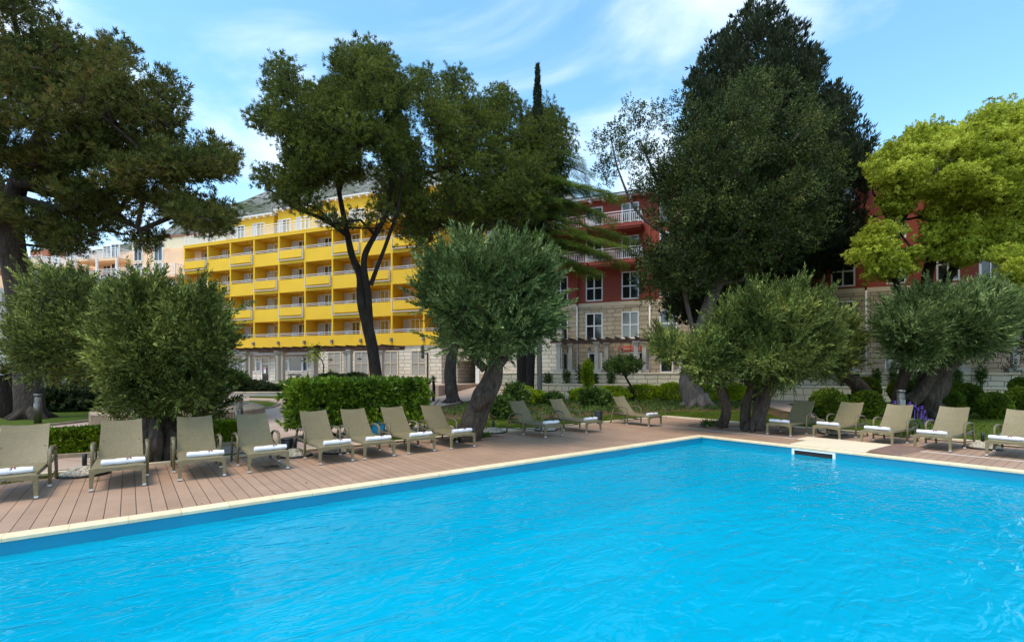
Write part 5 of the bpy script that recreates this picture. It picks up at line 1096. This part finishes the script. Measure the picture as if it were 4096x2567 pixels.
tree('shade_tree', 'yellow-green leafy tree with several dark stems at the right', 'leafy tree', 'dark_bark', 'fresh_leaves',
     [(tb, [.36, .30, .26, .2, .14, .07]), ([P(3705, 1250, Y), P(3590, 1150, Y-.4), P(3590, 950, Y-.6), P(3640, 800, Y-.6), P(3600, 680, Y-.5)], [.2, .16, .13, .1, .05]), ([P(3700, 1280, Y), P(3810, 1080, Y+.3), P(3890, 960, Y+.4), P(3890, 700, Y), P(3900, 560, Y)], [.24, .2, .16, .11, .06]),
      ([P(3810, 1080, Y+.3), P(3930, 930, Y-.3), P(4080, 870, Y-.6), P(4200, 850, Y-.8)], [.18, .14, .10, .06]), ([P(3590, 950, Y-.6), P(3540, 850, Y-.7), P(3490, 770, Y-.5)], [.10, .08, .04])],
     f1+f2+f3+f4+f6, .64, 105, T_FRESH, 'yellow-green leafy trees', .5, .9, 85, .32, .11, .013, spike=(4, .4, .8, 4))
f5 = masses(D((2330, 580), (2413, 540), (2500, 560), (2520, 720), (2440, 740), (2400, 700), (2350, 650)), 24, 2.2, 40, .6, 86)
tb = [P(4250, 1600, 24), P(4250, 1300, 24), P(4230, 1050, 24), P(4200, 900, 24)]; tb[0].z = -.05
tree('shade_tree', 'yellow-green leafy tree cut off by the right edge', 'leafy tree', 'dark_bark', 'fresh_leaves', [(tb, [.3, .25, .18, .08])], f5, .62, 120, T_FRESH, 'yellow-green leafy trees', .6, .6, 87, .42, .1)
dk = masses(D((2340, 700), (2500, 640), (2560, 700), (2560, 880), (2400, 900), (2380, 800)), 29, 2, 30, .8, 88)
tb = [P(4180, 1600, 29), P(4180, 1300, 29), P(4150, 1150, 29)]; tb[0].z = -.05
tree('pine_tree', 'dark tree at the right end behind the pergola', 'evergreen tree', 'dark_bark', 'carob_leaves', [(tb, [.3, .25, .1])], dk, .8, 90, T_CAROB, None, .8, .5, 89)
# twiggy bare tips above the fresh tree
# --- olives
def olive(label, poly, Y, thick, n, r, per, limbs, seed, mat='olive_leaves', tmpl=None, rt=None, group='old olive trees', more=None, bark='olive_bark', fit=.90):
    px_c = sum(p[0] for p in poly)/len(poly); py_c = sum(p[1] for p in poly)/len(poly); poly = [(px_c+(x-px_c)*fit, py_c+(y-py_c)*fit) for x, y in poly]
    cs = masses(poly, Y, thick*fit, n, r, seed, 1.05, .8, .3)
    if more: cs += more
    # upright shoots on top of the crown
    rg = np.random.default_rng(seed); Cx = []; Dx = []
    mid = sum(cs, Vector())/len(cs); ext = max((c-mid).length for c in cs)
    for c in cs:
        o = (c-mid)/ext
        if o.length < .5: continue
        for s_ in range(4):
            dr = np.array(o)*.9+np.array([rg.normal()*.35, rg.normal()*.35, .75+rg.normal()*.2]); dr /= np.linalg.norm(dr); b = np.array(c)+dr*r*.7; ln = rg.uniform(.1, .75)*r/.42
            for q in range(6): Cx.append(b+dr*ln*q/5); Dx.append(dr+rg.normal(size=3)*.12)
    return tree('olive_tree', label, 'olive tree', bark, mat, limbs, cs, r, per, T_OLIVE if tmpl is None else tmpl, group, .9, .6, seed, .33, .06, .007, rt, extra=(np.array(Cx), np.array(Dx)) if Cx else None, rough=.10)
Y = 10.6
t0 = G(618, 1842); t0.z = -.05
oleft = masses(D((35, 800), (60, 700), (110, 655), (170, 645), (240, 680), (310, 700), (310, 880), (180, 905), (110, 905), (50, 870)), 11.4, 1.0, 90, .30, 102, .8, .8)
olive('twisted thick-trunked olive with a broad double crown at the left', D((235, 690), (330, 640), (380, 650), (400, 690), (440, 665), (500, 690), (540, 745), (548, 825), (520, 880), (505, 950), (460, 975), (390, 985), (330, 985), (285, 950), (230, 930), (215, 800)), Y, 1.35, 150, .30, 62,
      [([t0, P(600, 1760, 10.0), P(610, 1660, 10.2), P(640, 1560, 10.5), P(700, 1440, 10.6)], [.27, .20, .17, .13, .08]), ([t0+Vector((.30, .1, 0)), P(690, 1770, 10.1), P(668, 1670, 10.3), P(700, 1580, 10.5), P(800, 1480, 10.6)], [.2, .17, .14, .11, .05]),
       ([P(600, 1640, 10.2), P(520, 1570, 10.6), P(420, 1550, 11.0), P(330, 1480, 11.5), P(280, 1330, 11.6)], [.15, .13, .11, .09, .05]), ([t0+Vector((-.26, .05, 0)), P(568, 1750, 10.1), P(580, 1660, 10.3), P(560, 1560, 10.6)], [.18, .15, .12, .06]), ([t0+Vector((.05, -.18, 0)), P(625, 1760, 9.85), P(618, 1670, 10.0)], [.15, .13, .08])],
      101, 'olive_leaves_yellow', T_OLIVE_NEAR, fit=.93, rt=dict(n=9, h=.22, spread=1.3), more=oleft+[P(u, v, Yq) for u, v, Yq in ((560, 1600, 10.0), (620, 1625, 9.9), (680, 1610, 10.0), (740, 1620, 10.3), (800, 1600, 10.5), (520, 1640, 10.3), (600, 1560, 9.8), (840, 1640, 10.6), (790, 1660, 10.4), (480, 1600, 10.6), (700, 1570, 9.8))])
Y = 13.0
t0 = G(1862, 1762); t0.z = -.05
olive('leaning olive with thick twisted trunk and silvery round crown, centre', D((985, 660), (1010, 605), (1060, 585), (1110, 560), (1150, 580), (1200, 575), (1260, 580), (1305, 610), (1325, 660), (1318, 760), (1325, 800), (1285, 835), (1240, 845), (1180, 870), (1130, 865), (1060, 860), (1005, 835), (985, 790), (975, 720)), Y, 1.9, 215, .34, 62,
      [([t0, P(1880, 1690, 12.8), P(1915, 1610, 12.9), P(1955, 1530, 13), P(1975, 1450, 13), P(1980, 1330, 13.1), P(1960, 1180, 13.1)], [.31, .25, .23, .22, .18, .12, .05]), ([P(1905, 1625, 12.6), P(1950, 1585, 12.4), P(1965, 1568, 12.35)], [.16, .12, .11]), ([P(1960, 1500, 13), P(2040, 1400, 13), P(2110, 1280, 13)], [.14, .10, .05]), ([P(1940, 1480, 13), P(1860, 1380, 13), P(1800, 1250, 13)], [.12, .09, .05]), ([t0+Vector((.2, .1, 0)), P(1915, 1700, 12.9), P(1945, 1620, 12.9), P(1985, 1540, 13), P(2000, 1450, 13)], [.17, .16, .14, .12, .08])],
      111, 'olive_leaves', T_OLIVE, fit=.85, rt=dict(n=8, h=.3, spread=1.3))
Y = 15.4
t0 = G(2885, 1712); t0.z = -.02
olive('slim-trunked left one of the twin olives in the timber frame', D((1540, 830), (1550, 775), (1590, 745), (1650, 718), (1700, 722), (1745, 745), (1765, 820), (1745, 890), (1700, 925), (1660, 905), (1610, 915), (1555, 870)), Y, 1.5, 105, .32, 58,
      [([t0, P(2905, 1640, Y), P(2890, 1570, Y), P(2870, 1500, Y), P(2840, 1400, Y)], [.17, .14, .14, .12, .05]), ([P(2880, 1530, Y), P(2940, 1450, Y), P(2960, 1370, Y)], [.08, .06, .03]), ([P(2870, 1500, Y), P(2780, 1430, Y), P(2730, 1340, Y)], [.07, .05, .03])],
      121, 'olive_leaves_yellow', T_OLIVE, dict(n=5, h=.15, spread=1.3))
Y = 15.2
t0 = G(3015, 1725); t0.z = -.02
olive('right one of the twin olives, fissured trunk leaning right', D((1700, 750), (1765, 685), (1830, 675), (1900, 690), (1955, 710), (1985, 765), (1975, 850), (1940, 900), (1880, 925), (1800, 935), (1755, 915), (1720, 860)), Y, 1.7, 150, .34, 58,
      [([t0, P(3040, 1650, Y), P(3065, 1570, Y), P(3100, 1500, Y), P(3130, 1400, Y), P(3120, 1280, Y)], [.25, .21, .22, .18, .12, .05]), ([t0+Vector((-.12, .35, 0)), P(2985, 1620, Y+.4), P(3010, 1540, Y+.3), P(3000, 1450, Y+.2)], [.15, .14, .12, .06]), ([P(3110, 1490, Y), P(3220, 1420, Y), P(3290, 1330, Y)], [.10, .08, .04])],
      131, 'olive_leaves_yellow', T_OLIVE, dict(n=6, h=.2, spread=1.35))
Y = 20.5
t0 = P(3500, 1640, Y); t0.z = -.05
olive('small olive with a strongly leaning trunk behind the twin olives', D((1940, 730), (2000, 740), (2035, 790), (2028, 850), (1995, 895), (1940, 910), (1890, 870), (1900, 780)), Y, 1.4, 60, .36, 54,
      [([t0, P(3460, 1565, Y), P(3390, 1510, Y), P(3340, 1470, Y), P(3300, 1400, Y)], [.30, .27, .22, .17, .07]), ([P(3350, 1480, Y), P(3400, 1420, Y), P(3430, 1385, Y)], [.12, .09, .07])], 141, 'olive_leaves_yellow', T_OLIVE*1.2)
Y = 19.5
t0 = P(3725, 1664, 19.6); t0.z = -.05
olive('big old olive at the right with a massive forked trunk', D((2055, 780), (2085, 725), (2150, 690), (2230, 665), (2330, 670), (2390, 700), (2405, 745), (2390, 825), (2330, 845), (2250, 858), (2160, 872), (2100, 865), (2065, 830)), Y, 2.4, 190, .46, 66,
      [([t0, P(3720, 1600, Y), P(3745, 1540, Y), P(3770, 1480, Y), P(3850, 1420, Y), P(3920, 1370, Y), P(3980, 1300, Y)], [.52, .40, .42, .34, .24, .18, .08]), ([P(3640, 1610, Y), P(3690, 1560, Y-.1), P(3730, 1480, Y), P(3730, 1400, Y), P(3700, 1320, Y)], [.26, .28, .24, .18, .07]),
       ([P(3590, 1640, Y+.6), P(3600, 1560, Y+.5), P(3625, 1480, Y+.3), P(3660, 1420, Y+.2), P(3640, 1330, Y+.2)], [.25, .22, .2, .15, .06])],
      151, 'olive_leaves', T_OLIVE*1.3, dict(n=8, h=.35, spread=1.4))
# --- little round tree before the orange sign
Y = 31
rcs = masses([(2416, 1476), (2430, 1440), (2470, 1420), (2520, 1418), (2560, 1428), (2580, 1456), (2560, 1488), (2500, 1502), (2440, 1498)], Y, 1.0, 40, .26, 161)
t0 = P(2537, 1605, Y); t0.z = -.05
tree('round_tree', 'small round-headed tree in front of the orange sign', 'tree', 'dark_bark', 'garden_leaves', [([t0, P(2525, 1550, Y), P(2500, 1500, Y), P(2495, 1460, Y)], [.09, .075, .06, .03]), ([P(2505, 1505, Y), P(2455, 1485, Y)], [.04, .02]), ([P(2505, 1505, Y), P(2550, 1470, Y)], [.04, .02])], rcs, .28, 42, T_SHRUB*1.3, None, .8, .5, 162)

# ------------------------------------------------------------------ hedges, round bushes, shrubs, palms
def bushy(name, label, cat, c, sx, sy, sz, n, mat, tmpl, seed, group=None, box=False, rz=0, stems=None, z0=0, shell=.33, lump=.08):
    e = empty(name, (c[0], c[1], 0), rz, label, cat, group); rg = np.random.default_rng(seed)
    if box:
        p = rg.uniform(-1, 1, (n, 3)); ax = rg.integers(0, 3, n); s = np.sign(rg.uniform(-1, 1, n)); k = rg.uniform(0, 1, n) < .75
        for q in range(3): sel = k & (ax == q); p[sel, q] = s[sel]*rg.uniform(.86, 1.0, sel.sum())
        o = p.copy(); o /= np.maximum(np.linalg.norm(o, axis=1)[:, None], .01)
        l = 1+lump*np.sin(p[:, 0:1]*7*sx+seed)*np.cos(p[:, 1:2]*5+p[:, 2:3]*4); p = p*l
    else:
        o = rg.normal(size=(n, 3)); o /= np.linalg.norm(o, axis=1)[:, None]; l = 1+lump*np.sin(o[:, 0:1]*6+seed)*np.cos(o[:, 2:3]*5+o[:, 1:2]*4); p = o*(rg.uniform(0, 1, n)**shell)[:, None]*l
    st_ = rg.uniform(0, 1, n) < .05; p[st_] *= rg.uniform(1.0, 1.16, (int(st_.sum()), 1))
    p = p*np.array([sx, sy, sz])+np.array([0, 0, z0+sz]); dr = o+np.array([0, 0, .5])+rg.normal(size=(n, 3))*.35
    leaves_obj('foliage', mat, p, dr, tmpl, None, e, seed)
    m = MB(); st = stems or [(rg.uniform(-.3, .3)*sx, rg.uniform(-.3, .3)*sy) for _ in range(4)]
    for k, (x, y) in enumerate(st): m.tube([(x*.6, y*.6, -.04), (x, y, z0*.6+.1), (x*1.3, y*1.2, z0+sz)], [.035, .03, .015] if z0 else [.018, .014, .008], 6, rough=.05)
    m.build('stems', 'dark_bark', e); return e
a = Vector((-6.0, 13.4)); b = Vector((-2.95, 15.45)); mid = (a+b)/2; ang = math.atan2(b.y-a.y, b.x-a.x)
bushy('laurel_hedge', 'tall clipped laurel hedge with glossy leaves behind the loungers', 'hedge', (mid.x, mid.y), (b-a).length/2,   .56, .53, 4300, 'laurel_leaves', T_LAUREL, 201, None, True, ang, [(-1.6, 0), (-1.1, .1), (1.4, 0), (1.75, .1), (1.9, -.15), (.3, 0)], .42, lump=.12)
for k, (p0, p1, lb) in enumerate([((-10.6, 10.35), (-8.55, 11.75), 'low bright clipped hedge between the two leftmost backrests'), ((-8.5, 11.8), (-6.95, 12.95), 'low bright clipped hedge behind the olive trunk, ending by the bollard')]):
    a, b = Vector(p0), Vector(p1); mid = (a+b)/2
    bushy('low_hedge', lb, 'hedge', (mid.x, mid.y), (b-a).length/2, .42, .26, 9500, 'hedge_leaves', T_BOX*1.35, 210+k, 'low clipped hedges', True, math.atan2(b.y-a.y, b.x-a.x), lump=.03)
    m = MB(); w = (b-a).length/2; m.box(-w, w, -.58, -.48, -.03, .07); o = m.build('hedge_kerb', 'concrete', None, .01); o.location = (mid.x, mid.y, 0); o.rotation_euler = (0, 0, math.atan2(b.y-a.y, b.x-a.x)); tag(o, 'concrete edging strip at the foot of the '+('left' if k == 0 else 'right')+' low hedge', 'kerb')
TB = [((3315, 1618), 18.6, 76, 'nearest round bush, behind the first lounger right of the olives'), ((3465, 1556), 22.5, 56, 'upper rear bush of the stacked pair'), ((3467, 1618), 19.5, 66, 'lower front bush of the stacked pair, right of the nearest one'), ((3395, 1618), 22, 44, 'small bush peeping between the nearest one and the stacked pair'),
      ((3608, 1562), 22.5, 54, 'behind the bollard light'), ((3790, 1610), 19.8, 62, 'touching the right of the big olive trunk, front'), ((3783, 1553), 23.5, 44, 'small rear one just right of the big olive trunk'), ((3868, 1580), 21.5, 56, 'third from the right edge, rear'),
      ((3972, 1625), 19.2, 66, 'largest one near the right edge'), ((4078, 1600), 20, 58, 'at the right edge, front'), ((4085, 1545), 24, 42, 'at the right edge, rear')]
for k, ((u, v), Y, rp, lb) in enumerate(TB):
    r = rp*.84*Y/F; c = P(u, v, Y); z0 = max(0.02, c.z-r*1.0)
    bushy('round_bush', 'clipped round box bush, '+lb, 'bush', (c.x, c.y), r, r*.95, (c.z+r*.95-z0)/2, 2600, 'box_leaves', T_BOX*1.55, 300+k, 'round clipped bushes on the right lawn', False, 0, None, z0, .2, .05)
for k, (u, v, Y, w, h, lb) in enumerate([(2095, 1585, 27, .75, .5, 'left of the pale trunk'), (2150, 1600, 29, .6, .35, 'at the foot of the pale trunk'), (2440, 1578, 31, 1.3, .45, 'left of the small round tree'), (2570, 1572, 31.5, 1.3, .5, 'right of the small round tree'), (2690, 1570, 31, 1.1, .55, 'left of the carob trunk'), (2830, 1575, 31, .9, .5, 'right of the carob trunk'), (2930, 1572, 31, .95, .55, 'behind the twin olive trunks'), (2330, 1585, 30, .8, .4, 'before the lower wall, between two loungers')]):
    c = P(u, v, Y); bushy('lime_bush', 'bright lime-green low bush '+lb, 'bush', (c.x, c.y), w, .6, h, 2200, 'lime_leaves', T_BOX*2.0, 330+k, 'lime-green bushes along the lower wall', False, 0, None, 0, .25, .12)
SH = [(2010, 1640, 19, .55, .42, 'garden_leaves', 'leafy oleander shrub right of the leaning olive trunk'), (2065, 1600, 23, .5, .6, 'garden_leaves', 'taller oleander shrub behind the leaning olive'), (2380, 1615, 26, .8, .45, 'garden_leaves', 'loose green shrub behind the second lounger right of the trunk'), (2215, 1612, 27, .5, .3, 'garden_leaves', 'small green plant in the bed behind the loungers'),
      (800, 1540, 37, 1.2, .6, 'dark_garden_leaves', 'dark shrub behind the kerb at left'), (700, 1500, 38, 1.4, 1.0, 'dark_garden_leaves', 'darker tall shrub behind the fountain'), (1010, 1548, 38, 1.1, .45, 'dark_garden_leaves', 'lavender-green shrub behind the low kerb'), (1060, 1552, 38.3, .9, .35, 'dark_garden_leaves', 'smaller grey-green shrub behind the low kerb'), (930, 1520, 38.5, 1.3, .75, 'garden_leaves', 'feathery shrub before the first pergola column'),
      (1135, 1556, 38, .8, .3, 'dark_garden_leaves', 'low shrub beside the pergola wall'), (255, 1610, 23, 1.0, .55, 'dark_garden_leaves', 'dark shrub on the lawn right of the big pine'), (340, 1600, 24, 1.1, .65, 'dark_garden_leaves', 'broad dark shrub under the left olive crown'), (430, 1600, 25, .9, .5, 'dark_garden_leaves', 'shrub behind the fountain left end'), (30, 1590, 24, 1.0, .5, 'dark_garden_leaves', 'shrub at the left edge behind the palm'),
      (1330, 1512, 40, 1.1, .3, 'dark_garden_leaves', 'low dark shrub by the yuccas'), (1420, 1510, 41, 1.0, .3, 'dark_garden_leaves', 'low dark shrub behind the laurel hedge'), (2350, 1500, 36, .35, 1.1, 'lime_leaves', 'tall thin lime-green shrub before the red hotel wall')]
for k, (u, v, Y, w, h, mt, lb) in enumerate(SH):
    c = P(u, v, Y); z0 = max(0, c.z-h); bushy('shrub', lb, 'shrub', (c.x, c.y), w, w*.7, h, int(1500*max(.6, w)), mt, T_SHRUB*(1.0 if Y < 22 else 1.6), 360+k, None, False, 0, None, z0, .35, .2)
# climbing plants against the upper wall
for k, (u, lb) in enumerate([(2190, 'leftmost one'), (2265, 'second one from the left'), (2322, 'right of the tall lime shrub'), (2375, 'left of the small round tree'), (2443, 'right under the orange sign'), (3370, 'left of the drainpipe'), (3425, 'by the small leaning olive crown'), (3505, 'right of the pipe'), (3572, 'behind the left stem of the big olive'), (3665, 'between the big olive stems'), (3830, 'right of the big olive trunk'), (3925, 'near the right end of the wall')]):
    x = rxx(u, -2.25); w = RL(x, -2.25); bushy('climber_plant', 'thin climbing plant against the upper retaining wall, '+lb, 'plant', (w.x, w.y), .28, .12, .42+.16*(k % 3), 150, 'garden_leaves', T_SHRUB*1.3, 400+k, 'young climbers along the upper wall', False, 0, [(-.05, 0), (.06, 0)], .88, .5, .3)
# vine on the pergola column
e = empty('climbing_vine', YO+Matrix.Rotation(YA, 3, 'Z') @ Vector((yx(1285, -4.9), -4.9, .8)), YA, 'twisted climbing vine arching over the pergola beam', 'vine')
m = MB(); m.tube(curve([(-.5, 0, 0), (-.1, .05, .3), (.25, 0, 1.2), (.1, 0, 2.0), (-.6, 0, 2.6), (-1.15, .1, 3.1), (-.6, .2, 3.35), (.1, .2, 3.2)], 5), .05, 6, rough=.1); m.build('stem', 'dark_bark', e)
rgx = np.random.default_rng(8); leaves_obj('foliage', 'lime_leaves', rgx.normal(size=(220, 3))*np.array([.5, .2, .4])+np.array([-.8, .1, 2.6]), rgx.normal(size=(220, 3)), T_SHRUB*1.3, None, e, 5)
def spiky(name, label, c, h, n, ln, w, seed, trunk=.12, mat='palm_leaves', droop=.7, group=None, cat='palm'):
    e = empty(name, (c.x, c.y, c.z), 0, label, cat, group); rg = random.Random(seed)
    if h > 0: m = MB(); m.tube(curve([(0, 0, -.05), (.03, 0, h*.5), (0, 0, h)], 5), [trunk*1.1]*5+[trunk]*6, 9, rough=.12); m.build('trunk', 'dark_bark', e)
    m = MB()
    for i in range(n):
        a = rg.uniform(0, 6.283); el = rg.uniform(-.3, 1.35); d = Vector((math.cos(a)*math.cos(el), math.sin(a)*math.cos(el), math.sin(el))); s = Vector((-math.sin(a), math.cos(a), 0))*w; p = Vector((0, 0, h)); q = []
        for k in range(5): t = k/4; pp = p+d*ln*t-Vector((0, 0, droop*ln*t*t*.5)); ww = s*(1-t)*(1 if k else .5); q.append((pp-ww, pp+ww))
        vs = [x for pr_ in q for x in pr_]; m.add(vs, [(2*k, 2*k+1, 2*k+3, 2*k+2) for k in range(4)])
    m.build('fronds', mat, e); return e
c = P(25, 1640, 20); c.z = 0; spiky('palm_tree', 'stout palm with hanging fronds at the left edge', c, 1.7, 90, 1.1, .05, 1, .34, cat='palm')
c = P(-70, 1640, 22); c.z = 0; spiky('palm_tree', 'palm at the left edge, mostly out of frame', c, 2.6, 80, 1.2, .05, 2, .3)
c = P(65, 1600, 25); c.z = 0; spiky('palm_tree', 'slim palm between the stout one and the big pine', c, 1.9, 60, .9, .04, 3, .2)
c = P(215, 1600, 25); c.z = 0; spiky('palm_tree', 'thick dark palm stem right of the big pine trunk', c, 2.2, 60, .9, .04, 4, .28)
for u, v, Y, h, lb, s in ((1322, 1512, 42, .8, 'taller yucca on the terrace', 5), (1296, 1518, 41, .3, 'shorter yucca beside the taller one', 6), (1625, 1520, 36, .2, 'yucca behind the laurel hedge', 7), (1733, 1597, 31, 1.3, 'thin-stemmed yucca right of the street lamp', 8)):
    c = P(u, v, Y); c.z = .8 if Y > 40 else (0.0 if Y < 33 else .3); spiky('yucca', lb, c, h, 60, .75 if Y > 35 else .5, .035, s, .09, 'garden_leaves', .3, 'yuccas', 'yucca')
# irises
e = empty('iris_clump', G(3672, 1752)+Vector((0, .25, 0)), 0, 'clump of purple irises behind the middle right lounger', 'flowers'); e.location.z = 0
m = MB(); rg = random.Random(4)
for i in range(110):
    a = rg.uniform(0, 6.28); x, y = rg.uniform(-.38, .38), rg.uniform(-.3, .3); h = rg.uniform(.3, .6); lx = .18*math.cos(a); ly = .18*math.sin(a)
    m.add([(x-.014, y, 0), (x+.014, y, 0), (x+lx*.4+.012, y+ly*.4, h*.7), (x+lx, y+ly, h)], [(0, 1, 2, 3)])
m.build('leaves', 'garden_leaves', e)
for i, (u, v) in enumerate([(3640, 1612), (3580, 1608), (3672, 1635), (3688, 1628), (3698, 1645), (3690, 1660), (3702, 1672), (3712, 1678), (3726, 1680), (3660, 1622), (3684, 1668)]):
    p = P(u, v, e.location.y-.1+.05*(i % 3))-e.location; m = MB()
    for k in range(9): a = k*.7; d = Vector((math.cos(a)*.05, math.sin(a)*.05, .035*(1 if k % 2 else -1))); s = Vector((-math.sin(a), math.cos(a), 0))*.028; m.add([p, p+d*.6+s, p+d, p+d*.6-s], [(0, 1, 2, 3)])
    m.tube([(p.x*.7, p.y*.7, 0), p], .005, 4); m.build('flower', 'iris_purple', e)
# grass blades and low ground cover near the deck
def blades(name, lab, area, n, h, w, mat, seed, z=-.02):
    rg = np.random.default_rng(seed); A = [tuple(G(u, v)[:2]) for u, v in area]; xs = [a[0] for a in A]; ys = [a[1] for a in A]; pts = []
    while len(pts) < n:
        q = (rg.uniform(min(xs), max(xs)), rg.uniform(min(ys), max(ys)))
        if inside(A, q): pts.append((q[0], q[1], z))
    c = np.array(pts); d = np.stack([rg.normal(size=n)*.35, rg.normal(size=n)*.35, np.ones(n)], 1)
    o = leaves_obj(name, mat, c, d, tm_burst(5, h, w, .9), None, None, seed); tag(o, lab, 'grass', kind='stuff'); return o
blades('grass', 'short grass along the left deck border', [(0, 1938), (560, 1866), (900, 1830), (1200, 1800), (1640, 1757), (1640, 1715), (1560, 1755), (1300, 1798), (1000, 1811), (560, 1845), (0, 1918)], 6000, .055, .006, 'grass_blades', 1)
blades('grass', 'grass between the centre olive and the deck corner', [(1668, 1692), (1900, 1672), (2100, 1676), (2400, 1662), (2720, 1645), (3040, 1640), (3100, 1665), (3300, 1715), (2980, 1688), (2704, 1664), (2077, 1706), (1690, 1752)], 16000, .06, .008, 'grass_blades', 2)
blades('grass', 'grass on the right lawn around the round bushes', [(3205, 1660), (3295, 1684), (3335, 1668), (3235, 1640), (3240, 1612), (3700, 1606), (4300, 1610), (4500, 1800), (4096, 1776), (3700, 1748), (3300, 1714)], 18000, .06, .008, 'grass_blades', 3)
blades('ground_cover', 'mixed leafy ground cover in the soil bed behind the loungers', [(1700, 1660), (1880, 1612), (2100, 1604), (2600, 1602), (2950, 1608), (3050, 1636), (2720, 1640), (2400, 1655), (2100, 1670), (1900, 1664)], 2600, .20, .028, 'garden_leaves', 4)
blades('fallen_leaves', 'few dry leaves lying on the deck boards', [(300, 1960), (1200, 1850), (2000, 1740), (2700, 1690), (2800, 1730), (2000, 1840), (1000, 1990), (400, 2080)], 12, .028, .016, 'fallen_leaves', 9, .006)
blades('fallen_leaves', 'dry leaves scattered over the soil bed', [(1700, 1680), (1880, 1612), (2100, 1604), (2600, 1602), (2950, 1608), (3050, 1640), (2700, 1662), (2100, 1700), (1700, 1740)], 420, .05, .035, 'fallen_leaves', 6, -.012)
for k, (u, v, Y) in enumerate([(2150, 1660, 21), (2320, 1640, 24), (2370, 1655, 21), (2440, 1620, 25.5), (2560, 1620, 25.5), (2620, 1615, 26.5), (2960, 1610, 27), (2990, 1622, 25), (2500, 1640, 23), (3010, 1600, 28)]):
    c = G(u, v+18); spiky('strap_leaf_plant', 'strap-leaved plant in the bed, '+['left of the second lounger', 'behind the second lounger', 'left of the far bin', 'behind the far bin', 'left of the farthest lounger', 'behind the farthest lounger', 'left of the twin olive trunks', 'between the twin olive trunks', 'nearest the deck corner', 'farthest, beside the ramp'][k], c, 0, 46, .42, .018, 20+k, 0, 'garden_leaves', .5, 'strap-leaved plants in the soil bed', 'plant')
e = bushy('pit_plant', 'small weed clump at the foot of the slim olive trunk', 'plant', tuple(G(2840, 1708)[:2]), .28, .2, .09, 130, 'garden_leaves', T_SHRUB*.8, 500, None, False, 0, None, .02, .6)
bushy('pit_plant', 'small weed clump beside the leaning olive foot', 'plant', tuple(G(1925, 1750)[:2]), .22, .12, .05, 90, 'garden_leaves', T_SHRUB*.8, 501, None, False, 0, None, .02, .6)
